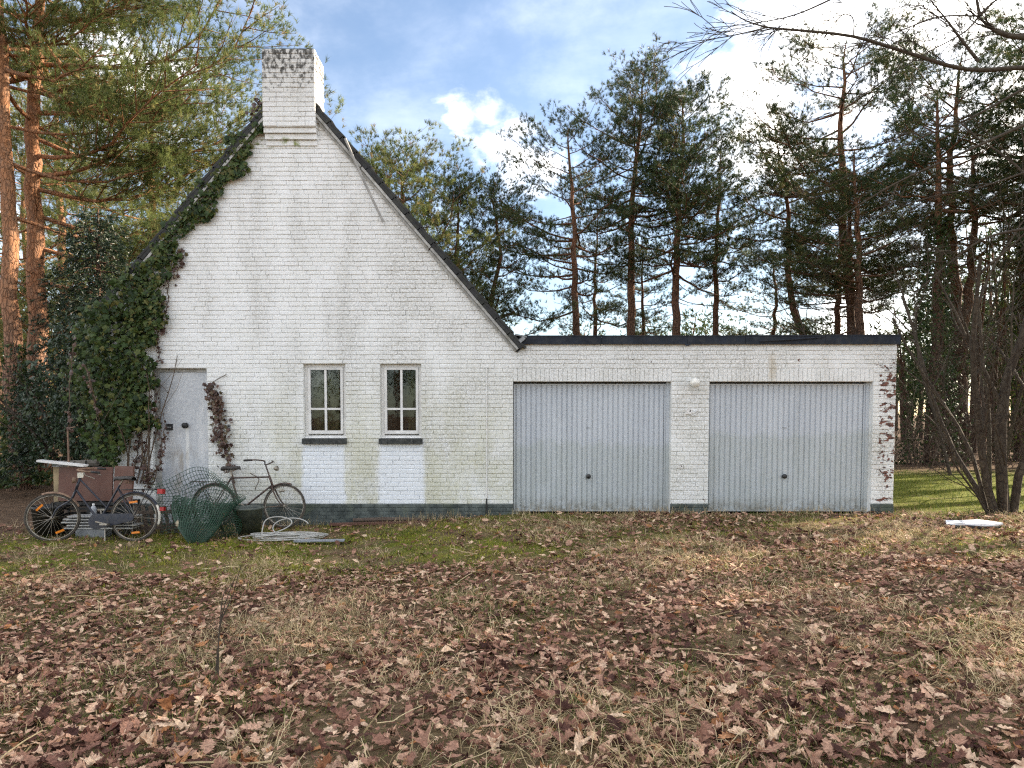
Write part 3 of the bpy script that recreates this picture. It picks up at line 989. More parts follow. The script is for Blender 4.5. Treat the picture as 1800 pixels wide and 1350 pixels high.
def oak_leaf(seed, lobes=4, width=0.5, curl=0.25):
    """lobed oak leaf of unit length, curled and creased along the midrib"""
    r = np.random.default_rng(seed)
    n = 2 * lobes + 2
    s = np.linspace(0, 1, n)
    env = np.sin(np.pi * np.clip(s * 0.92 + 0.04, 0, 1)) ** 0.7
    V = []
    for side_ in (0, -1, 1):
        for i, t in enumerate(s):
            if side_ == 0:
                wv = 0
            else:
                lob = 1.0 if i % 2 else 0.60
                wv = side_ * width * env[i] * lob * r.uniform(0.85, 1.15)
                if i in (0, n - 1):
                    wv = side_ * 0.015
            fx = t + (0.06 if (i % 2 and side_) else 0)
            V.append((wv, fx - 0.5, 0))
    V = np.array(V)
    if seed % 3 == 0:                                   # torn leaf: one flank missing
        V[n:2 * n, 0] *= r.uniform(0.1, 0.7, n)
    c1, c2, c3 = r.uniform(-1, 1) * curl, r.uniform(0.2, 1) * curl, r.uniform(-1, 1) * curl
    V[:, 2] = c2 * V[:, 0] ** 2 * 2.2 + c1 * V[:, 1] ** 2 + c3 * V[:, 0] * V[:, 1] * 1.6 + r.normal(0, 0.03, len(V)) * curl * 2
    Q = []
    for i in range(n - 1):
        Q.append((i, n + i, n + i + 1, i + 1))
        Q.append((2 * n + i, i, i + 1, 2 * n + i + 1))
    return V, np.array(Q)


OAK = [oak_leaf(s, lobes=(3, 4, 5)[s % 3], width=(0.34, 0.40, 0.30, 0.24)[s % 4], curl=(0.3, 0.6, 1.0, 1.6, 0.5)[s % 5]) for s in range(20)]
PLAIN = []
for s in range(8):
    r = np.random.default_rng(50 + s)
    V = np.array([(0, -0.5, 0), (-0.22, -0.15, 0), (0.22, -0.15, 0), (-0.24, 0.15, 0), (0.24, 0.15, 0), (0, 0.5, 0), (0, -0.15, 0), (0, 0.15, 0)], float)
    V[:, :2] += r.normal(0, 0.05, (8, 2))
    V[:, 2] = r.uniform(0.5, 2.0) * V[:, 0] ** 2 + r.uniform(-0.7, 0.7) * V[:, 1] ** 2 + r.normal(0, 0.03, 8)
    PLAIN.append((V, np.array([(0, 2, 6, 1), (1, 6, 7, 3), (6, 2, 4, 7), (3, 7, 4, 5)])))


def euler_mats(yaw, tilt, roll):
    cy, sy, ct, st, cr, sr = np.cos(yaw), np.sin(yaw), np.cos(tilt), np.sin(tilt), np.cos(roll), np.sin(roll)
    o, z_ = np.ones_like(cy), np.zeros_like(cy)
    Rz = np.stack([cy, -sy, z_, sy, cy, z_, z_, z_, o], -1).reshape(-1, 3, 3)
    Rx = np.stack([o, z_, z_, z_, ct, -st, z_, st, ct], -1).reshape(-1, 3, 3)
    Ry = np.stack([cr, z_, sr, z_, o, z_, -sr, z_, cr], -1).reshape(-1, 3, 3)
    return Rz @ Rx @ Ry


def scatter(protos, pts, size, yaw, tilt, roll, rnd):
    """copies of the prototypes at the points, joined in one Geo"""
    g = Geo()
    Mx = euler_mats(yaw, tilt, roll)
    pick = rng.integers(0, len(protos), len(pts))
    for k, (V, Q) in enumerate(protos):
        i = np.where(pick == k)[0]
        if not len(i):
            continue
        W3 = np.einsum('nij,vj->nvi', Mx[i], V) * size[i, None, None] + pts[i, None]
        QQ = Q[None] + (np.arange(len(i)) * len(V))[:, None, None]
        kw = dict(quads=QQ.reshape(-1, 4)) if Q.shape[1] == 4 else dict(tris=QQ.reshape(-1, 3))
        g.add(W3.reshape(-1, 3), a=np.repeat(rnd[i], len(V)), **kw)
    return g


def vnoise(x, y, seed=0):
    s = seed * 1.7
    return (np.sin(1.9 * x + 1.1 * y + s) + np.sin(-1.3 * x + 2.3 * y + 2 * s) + np.sin(3.7 * x - 2.9 * y + s * 3) * 0.6 + np.sin(5.1 * x + 4.3 * y + s) * 0.5) / 3.1


def view_points(n, y0, y1, power=1.0, margin=2.0):
    """points on the part of the ground the camera sees, thinner with distance"""
    y = y0 + (y1 - y0) * rng.random(n) ** power
    half = (y + CAM_D) * 0.735 + margin
    x = (rng.random(n) * 2 - 1) * half
    return x, y


def keep_out(x, y):
    return (x > XL - 0.1) & (x < XR + 0.05) & (y > -0.06)


# fallen leaves: the 300 largest in view are objects, the rest is litter
def litter(n, y0, y1, power, smin, smax, protos, dens_fn, lift):
    x, y = view_points(n, y0, y1, power)
    k = (rng.random(n) < dens_fn(x, y)) & ~keep_out(x, y)
    x, y = x[k], y[k]
    m = len(x)
    z = gz(x, y) + rng.random(m) * lift + 0.006
    P = np.stack([x, y, z], -1)
    return P, smin + (smax - smin) * rng.random(m) ** 1.4, rng.random(m) * 6.283, rng.normal(0, 0.24, m) * (1 + 2 * (rng.random(m) < 0.12)), rng.normal(0, 0.24, m), rng.random(m)


def dens_near(x, y):
    d_ = 0.82 + 0.5 * vnoise(x, y, 1)
    return np.clip(d_, 0.34, 1)


def dens_far(x, y):
    d_ = 0.50 + 0.5 * vnoise(x, y, 2)
    mossy = smooth01((y + 4.6) / 1.4) * smooth01((1.6 - x) / 2.0)
    return np.clip(d_ * (1 - 0.75 * mossy), 0.05, 1)


P, S, ya, ti, ro, rn = litter(36000, -9.2, -3.6, 0.95, 0.030, 0.108, OAK + PLAIN, dens_near, 0.03)
order = np.argsort(-(S / (P[:, 1] + CAM_D)) + (P[:, 1] < -8.25) * 9 + (np.abs(P[:, 0]) > (P[:, 1] + CAM_D) * 0.725) * 9)
top, rest = order[:300], order[300:]
near_ = rest[P[rest, 1] < -6.0]
far_ = rest[P[rest, 1] >= -6.0]
g = scatter(OAK + PLAIN * 2, P[near_], S[near_], ya[near_], ti[near_], ro[near_], rn[near_])
g2 = scatter(OAK[:8] + PLAIN * 3, P[far_], S[far_], ya[far_], ti[far_], ro[far_], rn[far_])
x, y = view_points(18500, -4.4, 0.0, 0.9)
k = (rng.random(len(x)) < dens_far(x, y)) & ~keep_out(x, y)
x, y = x[k], y[k]
m = len(x)
gf = scatter(PLAIN + OAK[:6], np.stack([x, y, gz(x, y) + 0.006 + rng.random(m) * 0.03], -1), rng.uniform(0.05, 0.12, m), rng.random(m) * 6.28, rng.normal(0, 0.32, m), rng.normal(0, 0.32, m), rng.random(m))
lo = gf.build('leaf_litter', M_LITTER)
tag(lo, 'small brown leaves scattered over the moss by the house', 'leaf litter', None, 'stuff')
for a_, b_, c_ in zip(g2.V, g2.A, g2.Q):
    g.add(a_, c_ - c_.min(), None, b_)
tag(g.build('fallen_leaves', M_LITTER), 'thick carpet of brown oak leaves across the foreground', 'leaves', None, 'stuff')
oak_me = [Geo().add(V, Q).mesh('leaf', M_LITTER) for V, Q in OAK]
for c, i in enumerate(top):
    o = bpy.data.objects.new('leaf', oak_me[c % len(oak_me)])
    COL.objects.link(o)
    o.parent = ground
    o.location = P[i] + (0, 0, 0.025)
    o.rotation_euler = (ti[i], ro[i], ya[i])
    o.scale = (S[i] * 1.05,) * 3
# small crumbled leaf pieces between the whole leaves
x, y = view_points(70000, -9.0, -0.1, 0.8)
k = ~keep_out(x, y) & (rng.random(len(x)) < 0.35 + 0.65 * dens_far(x, y))
x, y = x[k], y[k]
m = len(x)
CRUMB = [(V[[0, 1, 5, 2]], np.array([(0, 1, 2, 3)])) for V, _ in PLAIN]
tag(scatter(CRUMB, np.stack([x, y, gz(x, y) + 0.004 + rng.random(m) * 0.012], -1), rng.uniform(0.012, 0.05, m), rng.random(m) * 6.28, rng.normal(0, 0.35, m), rng.normal(0, 0.35, m), rng.random(m)).build('leaf_crumbs', M_LITTER), 'crumbled bits of dead leaf in the grass', 'leaf litter', None, 'stuff')


def blades(x, y, length, lean, width, yaw, rnd, z0=0.0, short=False):
    """bent grass blades, three faces each (short ones two)"""
    n = len(x)
    base = np.stack([x, y, gz(x, y) + z0], -1)
    dv = np.stack([np.cos(yaw), np.sin(yaw), np.zeros(n)], -1)
    sv = np.stack([-np.sin(yaw), np.cos(yaw), np.zeros(n)], -1)
    up = np.array([0, 0, 1.0])
    l1 = length[:, None]
    le = lean[:, None]
    p1 = base + up * l1 * 0.45 * np.cos(le * 0.6) + dv * l1 * 0.45 * np.sin(le * 0.6)
    p2 = p1 + up * l1 * 0.35 * np.cos(le * 1.15) + dv * l1 * 0.35 * np.sin(le * 1.15)
    p3 = p2 + up * l1 * 0.25 * np.cos(le * 1.6) + dv * l1 * 0.25 * np.sin(le * 1.6)
    w_ = width[:, None] * sv
    if short:
        V = np.stack([base - w_, base + w_, p1 - w_ * 0.8, p1 + w_ * 0.8, p3], 1)
        V[..., 2] = np.maximum(V[..., 2], gz(V[..., 0], V[..., 1]) + 0.004)
        o = (np.arange(n) * 5)[:, None]
        return Geo().add(V.reshape(-1, 3), o + np.array([[0, 1, 3, 2]]), o + np.array([[2, 3, 4]]), np.repeat(rnd, 5))
    V = np.stack([base - w_, base + w_, p1 - w_ * 0.9, p1 + w_ * 0.9, p2 - w_ * 0.6, p2 + w_ * 0.6, p3], 1)
    V[..., 2] = np.maximum(V[..., 2], gz(V[..., 0], V[..., 1]) + 0.004)
    o = (np.arange(n) * 7)[:, None]
    q = np.concatenate([o + np.array([[0, 1, 3, 2]]), o + np.array([[2, 3, 5, 4]])], 0)
    t = o + np.array([[4, 5, 6]])
    return Geo().add(V.reshape(-1, 3), q, t, np.repeat(rnd, 7))


def tufts(n_t, per, y0, y1, spread, dens, power=0.85):
    x, y = view_points(n_t, y0, y1, power)
    k = (rng.random(n_t) < dens(x, y)) & ~keep_out(x, y)
    x, y = x[k], y[k]
    x, y = np.repeat(x, per), np.repeat(y, per)
    m = len(x)
    a, r_ = rng.random(m) * 6.283, spread * np.sqrt(rng.random(m))
    x, y = x + np.cos(a) * r_, y + np.sin(a) * r_
    k = ~keep_out(x, y)
    return x[k], y[k], a[k]


x, y, a = tufts(5400, 26, -9.0, -0.2, 0.15, lambda x, y: np.clip((0.18 + 0.95 * vnoise(x * 0.8, y * 0.8, 5)) * (1 - 0.75 * smooth01((y + 4.2) / 1.4) * smooth01((1.5 - x) / 2.0)), 0.04, 1))
m = len(x)
tag(blades(x, y, rng.uniform(0.05, 0.22, m), rng.uniform(0.8, 1.75, m), rng.uniform(0.0012, 0.0025, m), a + rng.normal(0.5, 0.7, m), rng.random(m)).build('dry_grass', M_STRAW), 'pale dry grass tufts bent over the leaves', 'grass', None, 'stuff')
x, y, a = tufts(6400, 22, -9.0, -0.1, 0.15, lambda x, y: np.clip(0.28 + 0.9 * vnoise(x, y, 8), 0.05, 1))
m = len(x)
tag(blades(x, y, rng.uniform(0.03, 0.11, m), rng.uniform(0.4, 1.5, m), rng.uniform(0.0013, 0.0026, m), a + rng.normal(0, 0.6, m), rng.random(m), short=True).build('green_grass', M_GRASS), 'short green grass growing between the fallen leaves', 'grass', None, 'stuff')
# moss and turf towards the wall, lawn beside the garage
x, y, a = tufts(7600, 14, -5.0, -0.1, 0.10, lambda x, y: np.clip((0.42 + 0.85 * vnoise(x * 0.9, y * 1.3, 3)) * (0.25 + 0.75 * smooth01((1.8 - x) / 2.5)) * smooth01((y + 5.0) / 1.2), 0.02, 1))
m = len(x)
tag(blades(x, y, rng.uniform(0.02, 0.065, m), rng.uniform(0.2, 1.3, m), rng.uniform(0.0018, 0.0045, m), a, rng.random(m), short=True).build('moss', M_MOSS), 'yellow green moss in front of the gable wall', 'moss', None, 'stuff')
n = 15000
x, y = rng.uniform(6.0, 16, n), -0.9 + 9.4 * rng.random(n) ** 1.2
k = ~keep_out(x, y)
x, y = x[k], y[k]
m = len(x)
tag(blades(x, y, rng.uniform(0.03, 0.10, m), rng.uniform(0.2, 1.2, m), rng.uniform(0.003, 0.006, m), rng.random(m) * 6.28, rng.random(m), short=True).build('side_lawn_grass', M_GRASS), 'green lawn grass beside the garage end wall', 'grass', None, 'stuff')
# weeds along the foot of the walls
n = 3600
x, y = rng.uniform(-6.3, 7.2, n), -0.07 - 0.28 * rng.random(n) ** 1.8
k = (rng.random(n) < np.clip(0.35 + 0.8 * vnoise(x * 1.6, y, 11), 0.05, 1)) & ~((x > -5.6) & (x < -4.7))
x, y = x[k], y[k]
m = len(x)
tag(blades(x, y, rng.uniform(0.04, 0.20, m), rng.uniform(0.1, 1.1, m), rng.uniform(0.0015, 0.003, m), rng.random(m) * 6.28, rng.random(m)).build('wall_foot_grass', M_STRAW), 'dry grass standing along the foot of the walls', 'grass', None, 'stuff')
# dead stalks lying among the leaves
g = Geo()
for _ in range(150):
    x, y = view_points(1, -8.6, -3.0, 0.8)
    x, y = x[0], y[0]
    a, L = rng.random() * 3.14, rng.uniform(0.15, 0.55)
    q = np.linspace(-0.5, 0.5, 5)[:, None] * L * np.array([[math.cos(a), math.sin(a)]]) + (x, y) + rng.normal(0, 0.012, (5, 2))
    zz = gz(q[:, 0], q[:, 1]) + 0.035 + rng.normal(0, 0.008, 5)
    g.tube(np.column_stack([q, zz]), rng.uniform(0.0025, 0.006), 4, a=rng.random())
tag(g.build('dead_stalks', M_STRAW), 'thin dead stalks and twigs lying on the leaves', 'twigs', None, 'stuff')
st = Geo()
b = np.array([-1.86, -6.85])
for q in range(3):
    top_ = spline([(b[0] + 0.01 * q, b[1], gz(*b) - 0.02), (b[0] + 0.03, b[1] + 0.02, 0.22), (b[0] + 0.05 + 0.03 * q, b[1] + 0.03, 0.42), (b[0] + 0.10 + 0.05 * q, b[1] + 0.05 - 0.05 * q, 0.50 + 0.07 * q)], 12)
    st.tube(top_, np.linspace(0.006, 0.002, len(top_)), 5)
M_STALK = simple("dark_dead_stalk", (0.06, 0.045, 0.03), 0.8)
tag(st.build('dead_plant', M_STALK), 'single dark dead plant stalk standing among the leaves', 'plant')

# ---------------------------------------------------------------- trees
def bark_material(name, low, mid, high, z_a, z_b, plates=1.0):
    mt, t = new_mat(name)
    p = t.obj()
    z = t.sep(t.pos())[2]
    h = t.step(t.m('ADD', z, t.m('MULTIPLY', t.m('SUBTRACT', t.noise(p, 1.3, 4), 0.5), 2.5)), z_a, z_b)
    vor = t.n('ShaderNodeTexVoronoi', dict(feature='DISTANCE_TO_EDGE'), Vector=t.vm('ADD', t.scale(p, 1, 1, 0.38), t.vm('MULTIPLY', t.n('ShaderNodeTexNoise', None, Vector=p, Scale=5.0).outputs['Color'], (0.12, 0.12, 0.12))), Scale=14.0).outputs[0]
    crack = t.step(vor, 0.0, 0.16)
    col = t.mix(h, low, high)
    col = t.mix(t.step(t.noise(t.scale(p, 1, 1, 0.5), 7, 6, 0.7), 0.38, 0.66), col, mid)
    col = t.mix(t.m('MULTIPLY', t.m('SUBTRACT', 1.0, crack), t.m('SUBTRACT', 0.75, t.m('MULTIPLY', h, 0.55))), col, (0.035, 0.025, 0.02))
    hh = t.m('ADD', crack, t.m('MULTIPLY', t.noise(p, 30, 5), 0.4))
    finish(t, col, 0.85, 0, t.bump(hh, 0.9 * plates, 0.03), 0.2)
    return mt


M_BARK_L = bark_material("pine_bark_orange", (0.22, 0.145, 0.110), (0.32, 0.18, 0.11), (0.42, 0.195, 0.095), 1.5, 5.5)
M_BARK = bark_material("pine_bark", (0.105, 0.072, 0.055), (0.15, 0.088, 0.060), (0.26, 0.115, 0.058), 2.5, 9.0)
M_BARE = bark_material("bare_wood_bark", (0.060, 0.047, 0.035), (0.085, 0.068, 0.050), (0.060, 0.048, 0.036), 1, 6, 0.4)
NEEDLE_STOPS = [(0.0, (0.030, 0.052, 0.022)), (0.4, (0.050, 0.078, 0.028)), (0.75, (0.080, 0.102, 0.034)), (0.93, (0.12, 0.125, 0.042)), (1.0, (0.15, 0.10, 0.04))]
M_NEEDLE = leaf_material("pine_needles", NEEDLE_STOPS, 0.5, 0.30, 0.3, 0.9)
M_NEEDLE_L = leaf_material("sunlight_tinted_pine_needles", [(0.0, (0.075, 0.105, 0.030)), (0.4, (0.135, 0.170, 0.055)), (0.75, (0.205, 0.230, 0.075)), (0.93, (0.27, 0.265, 0.095)), (1.0, (0.25, 0.17, 0.07))], 0.6, 0.46, 0.3, 0.9)  # brighter, yellower copy of the needles: sunlight painted into the colour


def rand_perp(D, r):
    v = r.normal(size=D.shape)
    v -= (v * D).sum(-1, keepdims=True) * D
    return norm(v)


def needles(P, D, K, length, width, spread, r, rnd, stem=0.10):
    """brush of K needles round each shoot at P pointing along D"""
    n = len(P)
    P2, D2 = np.repeat(P, K, 0), np.repeat(D, K, 0)
    ph = r.uniform(0.25, spread, n * K)[:, None]
    dd = D2 * np.cos(ph) + rand_perp(D2, r) * np.sin(ph)
    b = P2 + D2 * (r.random(n * K)[:, None] * stem)
    ln = length * r.uniform(0.65, 1.25, n * K)[:, None]
    wv = rand_perp(dd, r) * width / 2
    V = np.stack([b - wv, b + wv, b + dd * ln], 1).reshape(-1, 3)
    return Geo().add(V, None, np.arange(n * K * 3).reshape(-1, 3), np.repeat(np.repeat(rnd, K), 3))


def pine(name, label, loc, h, r0, seed, crown=0.5, cr=2.6, nprim=34, K=12, nl=0.12, nw=0.016, bend=((0, 0), (0, 0)), profile='round', pads=0.35, extra=(), bark=None, needle=None,
         sec=9, ts=0.11, drop=0.12, group='pines behind the house', dead=8, rise=1.0, tree='pine_tree'):
    """pine: tapered bent trunk, whorled limbs, brushes of needles in uneven pads"""
    r = np.random.default_rng(seed)
    root = thing(tree, label, 'pine tree', loc, group=group)
    zs = np.linspace(0, 1, len(bend) + 1)
    ctrl = [(0, 0, -0.3)] + [(bx, by, h * zs[i + 1]) for i, (bx, by) in enumerate(bend)]
    tp = spline(ctrl, 22)
    tp[1:-1, :2] += r.normal(0, 0.035 * r0 / 0.2, (len(tp) - 2, 2))
    tz = (tp[:, 2] + 0.3) / (h + 0.3)
    rad = r0 * (1 - tz) ** 0.72 + 0.012
    rad[0] *= 1.25
    stemg, wood = Geo().tube(tp, rad, 10), Geo()
    at = lambda u: np.array([np.interp(u, tz, tp[:, k]) for k in range(3)])
    AP, AD = [], []

    def limb(u, az, L, el, rr, foliage=True, nsec=None):
        p0 = at(u)
        dh = np.array([math.cos(az), math.sin(az), 0])
        n = 8
        s = np.linspace(0, 1, n)
        wob = np.cumsum(r.normal(0, 0.05 * L, (n, 3)), 0) * s[:, None]
        curve = math.tan(el) * s * L - drop * L * np.sin(s * math.pi) + 0.16 * L * s ** 3 * rise
        pts = p0 + dh * (s * L)[:, None] + np.array([0, 0, 1.0]) * curve[:, None] + wob * np.array([1, 1, 0.6])
        wood.tube(pts, np.linspace(rr, rr * 0.22, n), 5)
        if not foliage:
            for q in range(3):
                t = r.uniform(0.3, 0.95)
                b = np.array([np.interp(t, s, pts[:, k]) for k in range(3)])
                e = b + norm(dh + r.normal(0, 0.8, 3)) * L * r.uniform(0.15, 0.35)
                wood.tube([b, (b + e) / 2 + r.normal(0, 0.03, 3), e], [rr * 0.35, rr * 0.25, 0.004], 3)
            return
        side_ = np.array([-dh[1], dh[0], 0])
        ns = nsec or sec
        for q in range(ns):
            t = pads + (1 - pads) * ((q + r.random()) / ns)
            b = np.array([np.interp(t, s, pts[:, k]) for k in range(3)])
            sg = 1 if q % 2 else -1
            a2 = r.uniform(0.45, 1.1) * sg
            d2 = norm(dh * math.cos(a2) + side_ * math.sin(a2) + np.array([0, 0, r.uniform(0.0, 0.55)]))
            l2 = L * r.uniform(0.22, 0.42) * (1.15 - 0.5 * t) + 0.18
            e = b + d2 * l2 + np.array([0, 0, 0.10 * l2])
            wood.tube([b, (b + e) / 2 + r.normal(0, 0.02, 3) * l2, e], [rr * 0.32, rr * 0.2, 0.004], 3)
            na = max(3, int(l2 / ts * 2))
            f = np.sqrt(r.random(na) * 0.9 + 0.1)[:, None]
            AP.append(b + (e - b) * f + r.normal(0, 1, (na, 3)) * np.array([0.13, 0.13, 0.085]) * (0.6 + 0.5 * l2))
            AD.append(norm(d2 * 0.7 + np.array([0, 0, 0.55]) + r.normal(0, 0.35, (na, 3))))
        na = max(3, int(L * (1 - pads) / ts))
        f = pads + (1 - pads) * r.random(na)
        AP.append(np.stack([np.interp(f, s, pts[:, k]) for k in range(3)], -1) + r.normal(0, 0.07, (na, 3)))
        AD.append(norm(dh * 0.6 + np.array([0, 0, 0.6]) + r.normal(0, 0.4, (na, 3))))

    az = r.random() * 6.28
    for i in range(nprim):
        v = (i + r.uniform(0.1, 0.9)) / nprim
        u = crown + (1 - crown) * v * 0.985
        az += 2.4 + r.normal(0, 0.5)
        if profile == 'cone':
            pr = (1 - v) ** 0.75 * min(1, 0.55 + 2.2 * v) + 0.08
        elif profile == 'flat':
            pr = 0.95 - 0.45 * v + 0.1
        else:
            pr = min(1, 0.5 + 1.4 * v) * (1 - v ** 2.6) ** 0.6 + 0.10
        L = cr * pr * r.uniform(0.62, 1.18)
        el = -0.12 + 0.95 * v ** 1.3 + r.normal(0, 0.14)
        el = min(el, math.atan((h * (1.0 - u) + 0.25) / L) - 0.05)
        limb(u, az, L, el, max(0.014, r0 * 0.30 * (1 - v * 0.75) * r.uniform(0.7, 1.1)))
    for (u, a_, L, el) in extra:
        limb(u, a_, L, el, r0 * 0.24, True, int(sec * 1.5))
    for i in range(dead):
        u = r.uniform(crown * 0.45, crown)
        limb(u, r.random() * 6.28, cr * r.uniform(0.25, 0.6), r.uniform(-0.3, 0.2), r0 * 0.10, False)
    stemg.build('trunk', bark or M_BARK, root, True)
    tag(wood.build('branches', bark or M_BARK, root, True), kind='stuff')
    # leading shoots
    na = 14
    AP.append(at(0.97) + r.normal(0, 0.13, (na, 3)))
    AD.append(norm(np.array([0, 0, 1.0]) + r.normal(0, 0.35, (na, 3))))
    P_, D_ = np.vstack(AP), np.vstack(AD)
    needles(P_, D_, K, nl, nw, 1.25, r, np.clip(r.beta(2.2, 2.6, len(P_)), 0, 1)).build('crown', needle or M_NEEDLE, root)
    return root


def copy_tree(o, loc, rz, sc, label, group=None):
    c = o.copy()
    COL.objects.link(c)
    c.location, c.rotation_euler, c.scale = loc, (0, 0, rz), (sc[0], sc[0], sc[1])
    c['label'] = label
    if group:
        c['group'] = group
    for ch in o.children:
        k = ch.copy()
        COL.objects.link(k)
        k.parent = c
    return c


GL, GB, GR = 'pines at the left edge', 'pines behind the garage', 'pines at the right edge'
# pines at the left, near the house corner, low sunlight partly painted into the needle colour
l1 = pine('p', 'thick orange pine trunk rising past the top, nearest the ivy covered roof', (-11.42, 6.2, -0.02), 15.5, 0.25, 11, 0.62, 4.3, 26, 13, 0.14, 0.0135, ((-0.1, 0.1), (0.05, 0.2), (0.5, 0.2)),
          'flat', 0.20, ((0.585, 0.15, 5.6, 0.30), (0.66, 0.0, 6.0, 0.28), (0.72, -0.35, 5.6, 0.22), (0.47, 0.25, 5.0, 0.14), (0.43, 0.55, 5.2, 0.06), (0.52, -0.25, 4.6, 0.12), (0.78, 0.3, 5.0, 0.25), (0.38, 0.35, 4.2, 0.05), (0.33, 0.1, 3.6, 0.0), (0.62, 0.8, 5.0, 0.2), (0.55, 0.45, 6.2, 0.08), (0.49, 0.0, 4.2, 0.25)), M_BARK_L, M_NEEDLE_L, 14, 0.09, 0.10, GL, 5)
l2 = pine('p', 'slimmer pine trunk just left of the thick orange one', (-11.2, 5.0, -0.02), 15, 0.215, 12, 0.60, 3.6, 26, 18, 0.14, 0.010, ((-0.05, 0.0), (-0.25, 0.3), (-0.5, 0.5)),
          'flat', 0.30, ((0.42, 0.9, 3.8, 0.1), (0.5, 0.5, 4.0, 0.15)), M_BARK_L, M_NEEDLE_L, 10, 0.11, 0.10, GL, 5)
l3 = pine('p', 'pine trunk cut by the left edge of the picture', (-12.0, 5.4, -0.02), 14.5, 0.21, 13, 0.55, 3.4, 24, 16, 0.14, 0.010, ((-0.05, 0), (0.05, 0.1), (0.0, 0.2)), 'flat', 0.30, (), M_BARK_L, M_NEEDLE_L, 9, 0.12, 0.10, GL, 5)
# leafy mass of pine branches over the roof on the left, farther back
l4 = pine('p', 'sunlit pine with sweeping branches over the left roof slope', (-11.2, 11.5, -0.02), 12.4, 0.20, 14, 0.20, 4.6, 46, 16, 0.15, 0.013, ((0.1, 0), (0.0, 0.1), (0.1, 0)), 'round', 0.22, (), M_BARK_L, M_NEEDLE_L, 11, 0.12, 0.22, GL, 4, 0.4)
l5 = copy_tree(l4, (-15.5, 14.0, -0.02), 2.1, (1.05, 1.12), 'tall sunlit pine crown filling the gap behind the left trunks', GL)
l6 = copy_tree(l4, (-7.6, 15.5, -0.02), 4.0, (0.9, 0.83), 'sunlit pine top showing just left of the chimney', GL)
l7 = copy_tree(l4, (-19.5, 18.0, -0.02), 1.0, (1.1, 1.05), 'hazy pine crown far behind the left trunks', GL)
# behind the right roof slope
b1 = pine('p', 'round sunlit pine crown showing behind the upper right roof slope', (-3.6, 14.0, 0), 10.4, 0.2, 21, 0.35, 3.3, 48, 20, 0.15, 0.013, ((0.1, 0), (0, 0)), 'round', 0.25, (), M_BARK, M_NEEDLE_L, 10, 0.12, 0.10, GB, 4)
b2 = pine('p', 'dense pine crown peeping over the middle of the right roof slope', (-1.9, 16.0, 0), 9.9, 0.18, 22, 0.40, 2.7, 40, 19, 0.14, 0.013, ((0.1, 0), (0.2, 0)), 'round', 0.25, (), M_BARK, M_NEEDLE, 9, 0.12, 0.10, GB, 4)
b3 = pine('p', 'crooked open pine just right of the roof slope', (-0.5, 16.5, 0), 10.2, 0.16, 23, 0.52, 2.4, 22, 18, 0.13, 0.013, ((0.6, 0), (-0.1, 0.2), (0.35, 0), (0.0, 0)), 'flat', 0.45, ((0.46, 0.1, 2.6, 0.15), (0.5, 2.9, 2.0, 0.3)), M_BARK, M_NEEDLE, 8, 0.12, 0.06, GB, 10)
b4 = pine('p', 'straight pine with flat spreading limbs left of the tallest pine', (3.0, 18.2, 0), 13.4, 0.20, 24, 0.50, 3.1, 34, 18, 0.14, 0.013, ((0.05, 0), (-0.1, 0.2), (-0.35, 0.1)), 'round', 0.35, ((0.62, 3.1, 3.6, 0.10), (0.56, 2.9, 3.4, 0.0), (0.45, 3.3, 3.0, -0.2), (0.66, 2.8, 3.0, 0.2)), M_BARK, M_NEEDLE, 8, 0.12, 0.06, GB, 10)
b5 = pine('p', 'tallest pine behind the garage with a pointed pale top', (5.35, 19.0, 0), 16.0, 0.22, 25, 0.60, 3.6, 50, 19, 0.15, 0.013, ((0.05, 0), (0.15, 0.2), (0.55, 0.2)), 'cone', 0.22, (), M_BARK, M_NEEDLE, 9, 0.12, 0.05, GB, 10)
b6 = pine('p', 'broad dark pine to the right of the tallest pine', (7.2, 18.3, 0), 14.8, 0.22, 26, 0.50, 3.7, 56, 19, 0.15, 0.013, ((0, 0), (0.0, 0.2), (0.2, 0)), 'cone', 0.20, (), M_BARK, M_NEEDLE, 10, 0.12, 0.06, GB, 8)
b7 = pine('p', 'slender pine at the right flank of the broad dark pine', (9.3, 20.0, 0), 13.2, 0.18, 27, 0.56, 2.6, 32, 18, 0.15, 0.013, ((0, 0), (0.1, 0)), 'cone', 0.22, (), M_BARK, M_NEEDLE, 8, 0.12, 0.06, GB, 8)
b8 = copy_tree(b3, (4.2, 20.5, 0), 1.9, (0.85, 1.05), 'thin pine between the flat limbed pine and the tallest one', GB)
b9 = copy_tree(b7, (6.6, 22.5, 0), 2.4, (0.8, 0.72), 'slim pine stem seen between the tallest and the broad dark pine', GB)
# right: leaning and forked crowns against the bright cloud
r1 = pine('p', 'leaning pine with crooked stem left of the forked pine', (12.9, 18.0, 0), 12.9, 0.20, 31, 0.64, 2.6, 22, 18, 0.14, 0.013, ((-0.1, 0), (-1.1, 0.1), (-1.3, 0), (-1.9, 0)), 'round', 0.38, (), M_BARK, M_NEEDLE, 9, 0.12, 0.05, GR, 12)
r2 = pine('p', 'forked pine against the brightest cloud over the end of the garage', (13.6, 15.2, 0), 15.2, 0.25, 32, 0.66, 3.4, 28, 19, 0.14, 0.013, ((-0.35, 0), (-0.9, 0.2), (-1.2, 0), (-1.1, 0)), 'flat', 0.42, ((0.57, 3.0, 3.2, 0.75), (0.62, 2.5, 3.2, 0.35), (0.60, 0.4, 3.4, 0.6), (0.66, 3.4, 3.4, 0.2)), M_BARK, M_NEEDLE, 9, 0.11, 0.05, GR, 14)
